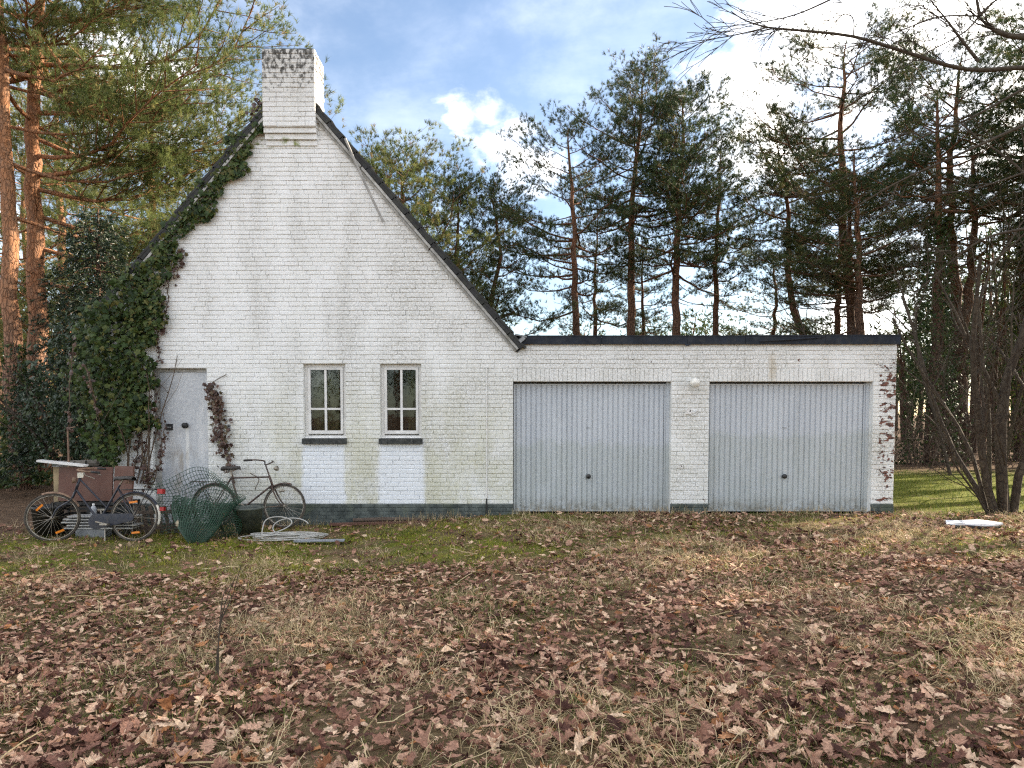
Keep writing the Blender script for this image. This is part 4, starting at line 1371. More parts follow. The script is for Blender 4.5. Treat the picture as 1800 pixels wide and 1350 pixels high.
r3 = pine('p', 'tall pine right of the forked pine behind the hanging twigs', (16.4, 14.8, 0), 14.6, 0.24, 33, 0.62, 3.2, 28, 18, 0.14, 0.013, ((0.2, 0), (-0.1, 0.2), (0.1, 0)), 'flat', 0.35, (), M_BARK, M_NEEDLE, 9, 0.12, 0.05, GR, 14)
r4 = copy_tree(r3, (19.0, 14.0, 0), 2.0, (1.05, 1.08), 'heavy dark pine cut by the right edge of the picture', GR)
r5 = copy_tree(r1, (16.6, 22.0, 0), 0.8, (1.0, 0.85), 'smaller leaning pine deep behind the end of the garage', GR)
r6 = copy_tree(b4, (14.9, 20.5, 0), 2.2, (0.95, 0.86), 'straight pine stem just right of the forked pine', GR)
r10 = copy_tree(b3, (13.2, 24.0, 0), 5.0, (1.1, 0.95), 'slender background pine left of the forked pine stem', GR)
# unseen pines added just outside the frame on the right to shade the lawn
copy_tree(r3, (17.5, 1.5, 0), 3.0, (1.0, 0.95), 'unseen pine added outside the right edge to shade the lawn', GR)
copy_tree(b6, (21.5, 12.5, 0), 1.5, (1.15, 1.0), 'unseen broad pine added outside the right edge for shade', GR)
copy_tree(r3, (15.8, 5.0, 0), 0.3, (1.2, 1.0), 'first unseen pine in the row added for shade outside the right edge', GR)
copy_tree(b5, (18.2, 7.6, 0), 0.9, (1.2, 0.95), 'second unseen pine in the row added for shade outside the right edge', GR)
copy_tree(b5, (20.0, 4.0, 0), 2.9, (1.25, 1.0), 'third unseen pine in the row added for shade outside the right edge', GR)
copy_tree(r2, (13.5, 0.2, 0), 1.0, (1.0, 0.85), 'unseen forked pine added for shade outside the right edge beside the lawn', GR)
copy_tree(b6, (15.5, -2.8, 0), 0.4, (1.05, 0.9), 'unseen dense pine added for shade outside the right edge near the camera', GR)

# far wood: one mass of trunks and tops beyond the garden
g, gw = Geo(), Geo()
r = np.random.default_rng(90)
AP, AD = [], []
for i in range(280):
    yy = r.uniform(30, 58) if i < 120 else r.uniform(-70, -48)  # unseen trees added behind the camera so the window panes reflect dark
    xx = r.uniform(-0.80, 0.82) * (abs(yy) + CAM_D)
    if i >= 190:
        yy = r.uniform(17, 32)
        xx = r.uniform(0.56, 0.86) * (yy + CAM_D) * (1 if i % 4 else -1)
    hh = r.uniform(5.0, 8.6) if abs(xx) < 0.62 * (yy + CAM_D) else r.uniform(8, 12)
    if yy > 0 and -0.02 < xx / (yy + CAM_D) < 0.11:
        hh *= 0.5
    lean = r.normal(0, 0.5, 2)
    gw.tube([(xx, yy, -0.3), (xx + lean[0] * 0.4, yy, hh * 0.5), (xx + lean[0], yy + lean[1], hh)], [r.uniform(0.14, 0.24) * (1 if i < 190 else 0.5), 0.14 * (1 if i < 190 else 0.5), 0.02], 6)
    na = 260 if i < 190 else 60
    v = r.random(na)
    rad = (0.5 + 2.2 * np.sin(np.pi * np.clip(v * 0.9 + 0.08, 0, 1)) ** 0.8) * np.sqrt(r.random(na))
    a = r.random(na) * 6.283
    lay = np.round(v * 7) / 7 + r.normal(0, 0.03, na)
    AP.append(np.stack([xx + lean[0] * v + np.cos(a) * rad, yy + np.sin(a) * rad, hh * (0.42 + 0.57 * lay)], -1))
    AD.append(norm(np.stack([np.cos(a), np.sin(a), np.full(na, 0.8)], -1) + r.normal(0, 0.4, (na, 3))))
P_, D_ = np.vstack(AP), np.vstack(AD)
far = needles(P_, D_, 5, 0.36, 0.075, 1.3, r, np.clip(r.beta(2, 3, len(P_)), 0, 1), 0.2)
tag(far.build('far_wood', M_NEEDLE), 'distant pine wood beyond the garden, with unseen trees added behind the camera', 'wood', None, 'stuff')
tag(gw.build('far_trunks', M_BARK), 'stems of the distant wood and of the unseen trees added behind the camera', 'wood', None, 'stuff')

# ---- bare shrubs and undergrowth
def grow(g, p, dr, L, r0, depth, r, trop=0.10, kids=(4, 7), wob=0.09, ang=(0.35, 0.9), rmin=0.0022, kl=(0.35, 0.65)):
    n = 7
    pts = [np.asarray(p, float)]
    dd = norm(dr)
    for i in range(n):
        dd = norm(dd + r.normal(0, wob, 3) + np.array([0, 0, trop]) * 0.3)
        pts.append(pts[-1] + dd * L / n)
    pts = np.array(pts)
    rad = np.linspace(r0, max(rmin, r0 * 0.35), n + 1)
    g.tube(pts, rad, 8 if r0 > 0.04 else (5 if r0 > 0.012 else 3))
    if depth:
        for k in range(r.integers(*kids)):
            t = r.uniform(0.22, 0.98)
            i = min(n - 1, int(t * n))
            b = pts[i] + (pts[i + 1] - pts[i]) * (t * n - i)
            td = norm(pts[i + 1] - pts[i])
            a = r.uniform(*ang)
            nd = td * math.cos(a) + rand_perp(td[None], r)[0] * math.sin(a)
            grow(g, b, nd, L * r.uniform(*kl) * (1.1 - 0.4 * t), max(rmin, r0 * 0.5 * (1.05 - 0.5 * t)), depth - 1, r, trop, kids, wob * 1.15, ang, rmin, kl)
    return pts


r = np.random.default_rng(41)
ms = thing('bare_tree', 'many stemmed bare tree beside the lawn right of the garage', 'tree', (7.95, -0.12, -0.03))
stems = [((-0.10, 0.0), (-0.28, -0.1, 1.0), 4.2, 0.085), ((0.05, 0.05), (-0.06, 0.0, 1.0), 5.2, 0.12), ((0.22, 0.1), (0.12, 0.1, 1.0), 4.8, 0.09), ((-0.16, 0.1), (-0.42, 0.1, 1.0), 3.6, 0.05),
         ((-0.22, -0.05), (-0.85, -0.1, 0.75), 1.9, 0.030), ((0.3, -0.05), (0.5, -0.1, 1.0), 4.0, 0.07), ((0.0, 0.15), (-0.35, 0.5, 1.0), 4.2, 0.06), ((-0.05, -0.12), (0.05, -0.3, 1.0), 3.6, 0.04)]
for (ox, oy), dv, L, r0 in stems:
    g = Geo()
    grow(g, (ox, oy, -0.05), dv, L, r0 * 0.75, 3, r, 0.10, (3, 6), 0.08)
    g.build('stem', M_BARE, ms, True)

bt = thing('bare_tree', 'bare tree out of frame whose twigs hang over the upper right', 'tree', (11.2, -3.6, -0.02))
g = Geo()
trk = spline([(0, 0, -0.2), (0.05, 0.1, 2), (-0.05, 0.2, 4.5), (0.1, 0.2, 7.5), (0.0, 0.1, 9.0)], 20)
g.tube(trk, np.linspace(0.17, 0.03, len(trk)), 9)
g.build('trunk', M_BARE, bt, True)


o0 = np.array([11.2, -3.6, -0.02])
limbs = [[(5.754, -3.4, 5.384), (5.07, -3.4, 5.36), (4.444, -3.4, 5.53), (3.818, -3.4, 5.711), (3.196, -3.4, 5.778), (2.885, -3.4, 5.808), (2.636, -3.4, 5.881), (2.479, -3.4, 5.977)],
         [(5.947, -3.117, 5.845), (5.689, -3.117, 5.87), (5.493, -3.117, 5.958), (5.374, -3.117, 6.071)],
         [(4.975, -3.733, 5.284), (4.789, -3.733, 5.504), (4.604, -3.733, 5.736), (4.408, -3.733, 5.955)],
         [(2.885, -3.4, 5.808), (2.514, -3.4, 5.724), (2.204, -3.4, 5.675), (1.925, -3.4, 5.639)],
         [(5.374, -3.117, 6.083), (4.912, -3.117, 6.071), (4.467, -3.117, 5.914), (4.02, -3.117, 5.757)],
         [(5.374, -3.117, 6.083), (5.175, -3.117, 5.883), (4.604, -3.117, 5.569), (3.653, -3.117, 4.906)],
         [(5.911, -3.193, 5.283), (5.219, -3.193, 4.907), (4.586, -3.193, 4.656), (3.634, -3.193, 4.151)],
         [(5.851, -3.294, 4.835), (5.165, -3.294, 4.525), (4.288, -3.294, 4.119), (3.41, -3.294, 3.555)],
         [(3.818, -3.4, 5.699), (3.814, -3.4, 5.887), (3.719, -3.4, 5.947), (3.597, -3.4, 5.857)],
         [(6.0, -3.115, 4.367), (5.422, -3.115, 4.175), (4.906, -3.115, 4.079), (4.261, -3.115, 3.855)],
         [(3.682, -3.403, 6.156), (3.191, -3.403, 5.945), (2.759, -3.403, 5.855), (2.202, -3.403, 5.794)],
         [(5.609, -3.681, 3.581), (5.127, -3.681, 3.461), (4.711, -3.681, 3.161), (4.117, -3.681, 2.618)],
         [(5.374, -3.117, 6.083), (5.322, -3.117, 6.32), (5.284, -3.117, 6.507)],
         [(5.374, -3.117, 6.083), (5.517, -3.117, 6.227), (5.736, -3.117, 6.382)]]
wd0 = [0.030, 0.045, 0.020, 0.008, 0.011, 0.010, 0.016, 0.020, 0.007, 0.012, 0.010, 0.018, 0.02, 0.018]
for li, (pl, w0) in enumerate(zip(limbs, wd0)):
    P3 = spline(pl, 18) - o0
    g = Geo()
    if li in (0, 1, 6, 7, 9, 11):
        z_in = P3[0][2] - 0.4
        P3 = np.vstack([[0.0, 0.2, max(1.5, z_in)], (P3[0] + np.array([0.0, 0.2, max(1.5, z_in)])) / 2 + (0, 0, 0.1), P3])
    g.tube(P3, np.linspace(w0, max(0.0035, w0 * 0.16), len(P3)), 6)
    n0 = 14 if len(pl) > 4 else 9
    for k in range(n0):
        t = r.uniform(0.25, 1.0)
        i = min(len(P3) - 2, int(t * (len(P3) - 1)))
        td = norm(P3[i + 1] - P3[i])
        a = r.uniform(0.25, 0.8)
        dv = td * math.cos(a) + rand_perp(td[None], r)[0] * math.sin(a)
        dv[1] *= 0.5
        grow(g, P3[i], dv, r.uniform(0.25, 0.65), max(0.0045, w0 * 0.22 * (1.1 - 0.5 * t)), 1, r, -0.05, (3, 6), 0.07, (0.25, 0.6), 0.0032)
    g.build('limb', M_BARE, bt, True)

# slim bare saplings in the thicket on the right
saps = [(9.6, 2.6, 4.6, 'bare sapling nearest the garage corner in the thicket'), (10.9, 4.2, 5.6, 'taller bare sapling leaning in the thicket behind the lawn'), (12.6, 3.4, 5.0, 'bare sapling behind the many stemmed tree'),
        (11.6, 7.0, 6.2, 'far bare sapling at the back of the lawn'), (9.9, 8.0, 5.2, 'slim bare sapling against the ivy clad trunks'), (13.8, 6.0, 6.0, 'bare sapling close to the right edge of the thicket')]
for i, (x, y, hh, lb) in enumerate(saps):
    t = thing('bare_sapling', lb, 'sapling', (x, y, -0.02), group='saplings in the thicket')
    g = Geo()
    grow(g, (0, 0, -0.05), (r.normal(0, 0.2), r.normal(0, 0.2), 1), hh, 0.045, 3, r, 0.12, (5, 8), 0.06, (0.4, 1.0), 0.003)
    g.build('stem', M_BARE, t, True)
g = Geo()
for i in range(520):
    yy = 8.2 + 5 * r.random()
    xx = r.uniform(6.8, 19.5) if i % 5 else r.uniform(-24, -9)
    hh = r.uniform(0.7, 2.6)
    grow(g, (xx, yy, -0.1), (r.normal(0, 0.45), r.normal(0, 0.3), 1), hh, r.uniform(0.008, 0.016), 1, r, 0.05, (3, 6), 0.12, (0.4, 1.1), 0.003, (0.4, 0.8))
M_BRUSH = simple("dead_brush", (0.095, 0.068, 0.050), 0.9)
tag(g.build('undergrowth', M_BRUSH), 'tangle of bare brown brush along the back of the lawn', 'undergrowth', None, 'stuff')

# ---- broad-leaved evergreens
M_IVY = leaf_material("ivy_leaves", [(0.0, (0.016, 0.032, 0.009)), (0.4, (0.030, 0.055, 0.013)), (0.75, (0.052, 0.080, 0.018)), (0.92, (0.085, 0.100, 0.024)), (1.0, (0.13, 0.11, 0.03))], 0.5, 0.15, 0.25, 22, 0.25)
M_IVYRED = leaf_material("bronzed_ivy_leaves", [(0.0, (0.040, 0.022, 0.018)), (0.5, (0.075, 0.038, 0.030)), (0.85, (0.12, 0.065, 0.045)), (1.0, (0.10, 0.09, 0.03))], 0.45, 0.1, 0.25, 22, 0.5)
M_EVERG = leaf_material("dark_evergreen_leaves", [(0.0, (0.010, 0.022, 0.011)), (0.5, (0.022, 0.042, 0.018)), (0.9, (0.042, 0.068, 0.024)), (1.0, (0.07, 0.085, 0.03))], 0.45, 0.12, 0.25, 12, 0.4)
M_VINE = simple("vine_stem", (0.11, 0.075, 0.05), 0.85)


def ivy_leaf(seed):
    r_ = np.random.default_rng(seed)
    o = np.array([(0, -0.42), (0.30, -0.46), (0.34, -0.12), (0.52, 0.08), (0.24, 0.16), (0.0, 0.58), (-0.24, 0.16), (-0.52, 0.08), (-0.34, -0.12), (-0.30, -0.46)]) * r_.uniform(0.9, 1.1, (10, 2))
    V = np.vstack([[0, -0.05, 0.05], np.column_stack([o, -0.25 * (o ** 2).sum(1) * r_.uniform(0.2, 1.2) + r_.normal(0, 0.03, 10)])])
    return V, np.array([(0, 1 + i, 1 + (i + 1) % 10) for i in range(10)])


IVYL = [ivy_leaf(s) for s in range(6)]


def wall_leaves(P, size, r, nrm_=(0, -1, 0.25), protos=IVYL, jitter=0.45):
    """leaves hung on a surface, blade out, tip down"""
    n = len(P)
    out_ = norm(np.asarray(nrm_, float) + r.normal(0, jitter, (n, 3)))
    down = np.array([0, 0, -1.0]) + r.normal(0, 0.55, (n, 3))
    yv = norm(down - (down * out_).sum(1, keepdims=True) * out_)
    xv = np.cross(yv, out_)
    M_ = np.stack([xv, yv, out_], -1)
    g_ = Geo()
    pick = r.integers(0, len(protos), n)
    rn_ = np.clip(r.beta(2, 2.4, n), 0, 1)
    for k, (V, T) in enumerate(protos):
        i = np.where(pick == k)[0]
        if len(i):
            W3 = np.einsum('nij,vj->nvi', M_[i], V) * size[i, None, None] + P[i, None]
            g_.add(W3.reshape(-1, 3), None, (T[None] + (np.arange(len(i)) * len(V))[:, None, None]).reshape(-1, 3), np.repeat(rn_[i], len(V)))
    return g_, M_, rn_


def leaf_shell(lobes_, n, size, r, protos=IVYL):
    """leaves spread through overlapping lobes, denser outside"""
    per = np.array([l[3] * l[4] + l[3] * l[5] + l[4] * l[5] for l in lobes_])
    cnt = (per / per.sum() * n).astype(int)
    PP, NN = [], []
    for (cx, cy, cz, rx, ry, rz), c in zip(lobes_, cnt):
        v = norm(r.normal(size=(c, 3)))
        q = (0.62 + 0.46 * r.random(c) ** 0.6)[:, None] * (1 + 0.16 * np.sin(v[:, :1] * 9 + v[:, 2:] * 11))
        PP.append(np.array([cx, cy, cz]) + v * q * np.array([rx, ry, rz]))
        NN.append(v)
    P_, N_ = np.vstack(PP), np.vstack(NN)
    k = P_[:, 2] > 0.02
    P_, N_ = P_[k], N_[k]
    g_, _, _ = wall_leaves(P_, r.uniform(*size, len(P_)), r, (0, -0.6, 0.4), protos, 0.7)
    return g_


r = np.random.default_rng(61)
PL2 = [(V * np.array([1, 1.15, 1]), np.vstack([Q[:, [0, 1, 2]], Q[:, [0, 2, 3]]])) for V, Q in PLAIN]
# dark evergreen between the trunks and the house
eb = thing('evergreen_bush', 'dark evergreen bush against the left corner of the house', 'bush', (-7.5, 1.6, -0.15))
leaf_shell([(-0.25, 0.0, 2.1, 0.85, 0.8, 1.3), (0.55, 0.1, 2.3, 0.8, 0.7, 1.2), (-0.75, 0.1, 1.5, 0.6, 0.6, 0.75), (0.2, -0.2, 1.45, 0.8, 0.7, 0.7), (0.85, 0.0, 1.2, 0.5, 0.5, 0.8), (0.1, 0.2, 3.0, 0.6, 0.6, 0.8)], 7500, (0.05, 0.10), r, PL2 + IVYL[:2]).build('foliage', M_EVERG, eb)
g = Geo()
for k in range(5):
    grow(g, (r.normal(0, 0.15), r.normal(0, 0.1), -0.05), (r.normal(0, 0.25), r.normal(0, 0.2), 1), 2.6, 0.05, 2, r, 0.1, (3, 6))
g.build('stem', M_BARE, eb, True)
# taller evergreen conifer behind it
ec = thing('evergreen_conifer', 'dark drooping conifer behind the left roof slope', 'conifer', (-9.1, 4.6, -0.05))
g = Geo().tube([(0, 0, -0.1), (0.05, 0, 3), (0.1, 0.05, 6.2)], [0.13, 0.09, 0.015], 8)
AP, AD = [], []
for i in range(120):
    v = (i + r.random()) / 120
    zz = 0.9 + 5.2 * v
    a = i * 2.4 + r.normal(0, 0.3)
    L = (1.75 * (1 - v) ** 0.7 + 0.15) * r.uniform(0.75, 1.15)
    dh = np.array([math.cos(a), math.sin(a), 0])
    s = np.linspace(0, 1, 6)
    pts = np.array([0.1 * v, 0, zz]) + dh * (s * L)[:, None] + np.array([0, 0, 1.]) * (0.12 * s - 0.42 * s ** 2)[:, None] * L
    g.tube(pts, np.linspace(0.02, 0.004, 6), 4)
    na = int(34 * L) + 8
    f = np.sqrt(r.random(na))
    AP.append(np.stack([np.interp(f, s, pts[:, k]) for k in range(3)], -1) + r.normal(0, 1, (na, 3)) * np.array([0.16, 0.16, 0.06]))
    AD.append(norm(dh * 0.8 + np.array([0, 0, -0.35]) + r.normal(0, 0.4, (na, 3))))
g.build('trunk', M_BARK, ec, True)
P_, D_ = np.vstack(AP), np.vstack(AD)
needles(P_, D_, 12, 0.085, 0.022, 1.2, r, np.clip(r.beta(2, 3, len(P_)), 0, 1), 0.14).build('crown', M_EVERG, ec)
# low green cover under the left pines and ivy up their feet
lows = [(-11.3 - 0.9 * k + r.normal(0, 0.2), 4.2 + r.normal(0, 0.6), 0.12, 0.7, 0.6, 0.33) for k in range(6)] + [(-9.9, 4.6, 0.1, 0.7, 0.5, 0.25)]
tag(leaf_shell(lows, 4200, (0.05, 0.10), r).build('ground_cover', M_IVY), 'low ivy cover at the foot of the left pines', 'ground cover', None, 'stuff')


def ivy_on_trunk(root, z0, z1, rad, n, x=0.0, y=0.0, spread=0.10, taper=0.6):
    f = r.random(n)
    z = z0 + (z1 - z0) * f
    a = r.random(n) * 6.283
    rr = rad * (1 - taper * f) + np.abs(r.normal(0, spread, n)) * (1 - 0.6 * f)
    P__ = np.stack([x + np.cos(a) * rr, y + np.sin(a) * rr, z], -1)
    g_, _, _ = wall_leaves(P__, r.uniform(0.06, 0.11, n), r, (0.1, -0.8, 0.3))
    return g_.build('ivy_foliage', M_IVY, root)


ivy_on_trunk(l2, 0.0, 3.2, 0.30, 1500)
ivy_on_trunk(l3, 0.0, 2.6, 0.30, 900)
iv = pine('p', 'ivy clad pine trunk behind the lawn right of the garage', (13.35, 10.8, 0), 11.5, 0.2, 71, 0.68, 2.2, 22, 17, 0.14, 0.013, ((0.1, 0), (-0.1, 0)), 'flat', 0.35, (), M_BARK, M_NEEDLE, 8, 0.12, 0.05, GR, 10)
ivy_on_trunk(iv, 0.0, 7.6, 0.62, 4200, spread=0.24, taper=0.75)
iw = copy_tree(iv, (17.4, 12.5, 0), 2.0, (0.9, 1.05), 'second ivy clad trunk close to the right edge', GR)
stumpy = [(11.6, 11.8, 'brown pine trunk just right of the garage roof end'), (12.2, 13.5, 'thin dark trunk beside the ivy clad one'), (15.3, 12.2, 'straight brown trunk midway between the ivy clad ones'), (18.4, 9.6, 'thick near trunk at the right edge behind the bare tree'), (16.2, 9.4, 'brown trunk right behind the many stemmed bare tree')]
for i, (x, y, lb) in enumerate(stumpy):
    copy_tree((b4, b5, r3, b4, b5)[i], (x, y, 0), 1.3 * i, (0.9, (0.75, 0.62, 0.72, 0.85, 0.66)[i]), lb, GR)

# ---- ivy climbing the left verge of the gable
ivy = thing('ivy', 'dense green ivy climbing the left verge and corner of the house', 'ivy', (-6.1, -0.05, -0.19))
o1 = np.array([-6.1, -0.05, -0.19])
poly = np.array([(-3.695, 6.394), (-3.773, 5.94), (-3.955, 5.747), (-4.122, 5.414), (-4.362, 4.956), (-4.782, 4.602), (-5.06, 4.177), (-5.247, 3.821), (-5.367, 3.285), (-5.434, 2.747), (-5.584, 2.495), (-5.555, 2.207), (-5.5, 1.845), (-5.538, 1.373), (-5.663, 1.464), (-5.777, 1.255), (-5.947, 1.009), (-6.188, 0.826), (-6.405, 0.881), (-6.451, 1.209), (-6.68, 1.482), (-6.867, 1.936), (-6.87, 2.477), (-6.658, 2.945), (-6.434, 3.196), (-5.896, 3.803), (-5.249, 4.567), (-4.515, 5.431), (-3.967, 6.097)])


def inside_poly(x, z, pg):
    res = np.zeros(len(x), bool)
    j = len(pg) - 1
    for i in range(len(pg)):
        c = ((pg[i, 1] > z) != (pg[j, 1] > z)) & (x < (pg[j, 0] - pg[i, 0]) * (z - pg[i, 1]) / (pg[j, 1] - pg[i, 1] + 1e-12) + pg[i, 0])
        res ^= c
        j = i
    return res


def ragged(x, z):
    return x + 0.09 * np.sin(7 * z + 2 * x) + 0.05 * np.sin(19 * z + 3), z + 0.06 * np.sin(9 * x)


n = 29000
x, z = r.uniform(-7.4, -3.5, n), r.uniform(0.7, 6.7, n)
k = inside_poly(*ragged(x, z), poly)
x, z = x[k], z[k]
thick = 0.07 + 0.28 * smooth01((-4.9 - x) / 1.6) * smooth01((4.6 - z) / 1.5)
y = -0.03 - thick * r.random(len(x)) ** 0.7
bulge = 0.10 * np.sin(5 * x + 3 * z) * np.sin(4 * z - 2 * x) * smooth01((-4.9 - x) / 1.6)
k = (x > XL - 0.1) | (r.random(len(x)) < 0.75)
y = np.where(x < XL, y + 0.9 * smooth01((XL - x) / 1.0) * r.random(len(x)), y + bulge)
P_ = np.stack([x, np.minimum(y, np.where(x < XL, 2, -0.02)), z], -1)[k] - o1
sz = 0.040 + 0.070 * r.random(len(P_)) ** 1.3
big = np.argsort(-sz - 0.03 * (P_[:, 1] < -0.2))[:300]
restm = np.ones(len(P_), bool)
restm[big] = False
g_, _, _ = wall_leaves(P_[restm], sz[restm], r)
tag(g_.build('foliage', M_IVY, ivy), kind='stuff')
ivy_me = [Geo().add(V, None, T).mesh('leaf', M_IVY) for V, T in IVYL]
from mathutils import Matrix
for c, i in enumerate(big):
    out_ = norm(np.array([0, -1, 0.3]) + r.normal(0, 0.4, 3))
    dn = np.array([0, 0, -1.0]) + r.normal(0, 0.5, 3)
    yv = norm(dn - (dn @ out_) * out_)
    xv = np.cross(yv, out_)
    o = bpy.data.objects.new('leaf', ivy_me[c % 6])
    COL.objects.link(o)
    o.parent = ivy
    M4 = Matrix([list(a) + [b] for a, b in zip(np.stack([xv, yv, out_], -1) * sz[i] * 1.12, P_[i] - (0, 0.03, 0))] + [[0, 0, 0, 1]])
    o.matrix_local = M4
# stems of the ivy and trailing vines with small bronzed leaves
g, gr = Geo(), Geo()
vines = [[(-5.67, -0.03, 0.528), (-5.724, -0.03, 0.938), (-5.593, -0.03, 1.483), (-5.519, -0.03, 1.935), (-5.554, -0.03, 2.385)],
         [(-5.616, -0.03, 0.482), (-5.451, -0.03, 0.938), (-5.504, -0.03, 1.392), (-5.548, -0.03, 1.844)],
         [(-5.672, -0.03, 0.427), (-5.703, -0.03, 0.664), (-5.767, -0.03, 1.029), (-5.847, -0.03, 1.483), (-5.784, -0.03, 1.844)],
         [(-5.394, -0.03, 3.459), (-5.429, -0.03, 3.102), (-5.492, -0.03, 2.744), (-5.418, -0.03, 2.385)],
         [(-5.247, -0.03, 4.037), (-5.291, -0.03, 3.637), (-5.337, -0.03, 3.192), (-5.381, -0.03, 2.834)],
         [(-5.707, -0.03, 0.482), (-5.5, -0.03, 0.801), (-5.4, -0.03, 1.21), (-5.41, -0.03, 1.573)],
         [(-5.905, -0.03, 0.573), (-5.84, -0.03, 1.029), (-5.756, -0.03, 1.483), (-5.838, -0.03, 1.844)],
         [(-5.639, -0.03, 1.844), (-5.847, -0.03, 1.483), (-6.221, -0.03, 1.029)],
         [(-6.525, -0.5, 2.697), (-6.614, -0.5, 2.007), (-6.608, -0.5, 1.314)],
         [(-6.362, -0.5, 2.352), (-6.246, -0.5, 1.834), (-6.212, -0.5, 1.487)],
         [(-5.1, -0.03, 4.17), (-5.069, -0.03, 3.975), (-5.2, -0.03, 3.726)],
         [(-3.953, -0.03, 6.277), (-3.774, -0.03, 6.407), (-3.888, -0.03, 6.485)]]
for vi, pl in enumerate(vines):
    P3 = spline(pl, 20) - o1
    P3[:, :] += r.normal(0, 0.012, P3.shape)
    P3[:, 1] = np.minimum(P3[:, 1], 0.02)
    g.tube(P3, np.linspace(0.012, 0.004, len(P3)), 5)
    f = r.random(46 if vi not in (8, 9) else 30)
    Pv = np.stack([np.interp(f * (len(P3) - 1), np.arange(len(P3)), P3[:, k]) for k in range(3)], -1) + r.normal(0, 0.03, (len(f), 3)) - (0, 0.02, 0)
    gg, _, _ = wall_leaves(Pv, r.uniform(0.03, 0.07, len(f)), r)
    base = gr.n
    gr.V += gg.V
    gr.A += gg.A
    gr.T += [t_ + base for t_ in gg.T]
    gr.n += gg.n
for k in range(9):
    s0 = np.array([r.uniform(-6.099, -5.598), -0.03, 0.482]) - o1
    grow(g, s0, (r.normal(0, 0.25), 0.0, 1), r.uniform(1.0, 2.2), 0.014, 1, r, 0.1, (2, 4), 0.10)
g.build('vine', M_VINE, ivy)
tag(gr.build('bronzed_leaves', M_IVYRED, ivy), 'small bronzed leaves on the trailing stems', None, None, 'stuff')
# column of bronzed ivy right of the door
iv2 = thing('ivy_column', 'narrow column of reddish brown ivy right of the front door', 'ivy', (-4.42, -0.03, -0.19))
o2 = np.array([-4.42, -0.03, -0.19])
P3 = spline([(-4.306, -0.03, 0.482), (-4.391, -0.03, 0.801), (-4.475, -0.03, 1.165), (-4.532, -0.03, 1.528), (-4.589, -0.03, 1.844), (-4.657, -0.03, 2.07)], 30) - o2
g = Geo().tube(P3, np.linspace(0.018, 0.008, len(P3)), 6)
for pl in [[(-4.657, -0.03, 2.07), (-4.565, -0.03, 2.133), (-4.401, -0.03, 2.223)], [(-4.452, -0.03, 0.938), (-4.551, -0.03, 0.983)], [(-4.426, -0.03, 0.883), (-4.297, -0.03, 0.938)], [(-3.979, -0.03, 0.39), (-3.913, -0.03, 0.555), (-4.048, -0.03, 0.646)]]:
    g.tube(spline(pl, 8) - o2, 0.006, 4)
g.build('vine', M_VINE, iv2)
f = np.concatenate([0.40 + 0.60 * r.random(230), 0.15 + 0.3 * r.random(60)])
wd_ = np.where(f > 0.45, 0.065, 0.075)
Pv = np.stack([np.interp(f * (len(P3) - 1), np.arange(len(P3)), P3[:, k]) for k in range(3)], -1) + np.stack([r.normal(0, 1, len(f)) * wd_, -np.abs(r.normal(0.03, 0.04, len(f))), r.normal(0, 0.03, len(f))], -1)
gg, _, _ = wall_leaves(Pv, r.uniform(0.04, 0.085, len(f)), r)
tag(gg.build('foliage', M_IVYRED, iv2), kind='stuff')

# small fittings on the wall
lamp = thing('wall_lamp', 'white globe lamp on the wall between the garage doors', 'lamp', (3.02, 0.0, 2.085))
g = Geo().lathe([(0.0, 0), (0.055, 0), (0.058, 0.02), (0.045, 0.05), (0.042, 0.07)], sides=20).xf(rot('x', 90))
g.build('base', M_WHITE, lamp, True)
th = np.linspace(0.42, math.pi, 14)
g = Geo().lathe([(0.078 * math.sin(t) + 1e-4, 0.135 - 0.078 * math.cos(math.pi - t) * -1) for t in th], sides=24).xf(rot('x', 90))
g.build('globe', M_LAMPGLASS, lamp, True)


def broken_socket(x, z, s, label):
    t = thing('broken_fitting', label, 'fitting', (x, 0, z))
    Geo().box((-0.045 * s, -0.03, -0.05 * s), (0.045 * s, 0.002, 0.03 * s)).build('box', M_WHITE, t)
    Geo().add([(-0.05 * s, -0.034, 0.0), (-0.01 * s, -0.05, 0.06 * s), (0.02 * s, -0.04, 0.03 * s), (0.0, -0.034, -0.04 * s), (-0.05 * s, -0.026, 0.0), (-0.01 * s, -0.042, 0.06 * s), (0.02 * s, -0.032, 0.03 * s), (0.0, -0.026, -0.04 * s)],
              [(0, 1, 2, 3), (7, 6, 5, 4), (0, 4, 5, 1), (1, 5, 6, 2), (2, 6, 7, 3), (3, 7, 4, 0)]).build('shard', M_WHITE, t)
    Geo().box((-0.012 * s, -0.0335, -0.012 * s), (0.03 * s, -0.0305, 0.022 * s)).build('hole', M_BLACK, t)
    return t


t = broken_socket(2.95, 1.64, 1.0, 'broken white outlet on the wall below the globe lamp')
Geo().tube(spline([(0.03, -0.02, -0.01), (0.09, -0.04, -0.02), (0.14, -0.03, 0.01), (0.12, -0.02, -0.05), (0.05, -0.03, -0.07)], 14), 0.008, 5).build('wire', M_WHITE, t)
broken_socket(2.83, 0.76, 0.7, 'small broken white socket low between the garage doors')
bell = thing('door_bell', 'small dark bell push beside the front door', 'bell', (-4.385, 0, 1.395))
Geo().box((-0.022, -0.018, -0.03), (0.022, 0.002, 0.03)).build('plate', M_ZINC, bell)
Geo().lathe([(0, 0.018), (0.013, 0.018), (0.013, 0.028), (0, 0.03)], sides=12).xf(rot('x', 90), (0, 0, 0.005)).build('button', M_BLACK, bell)
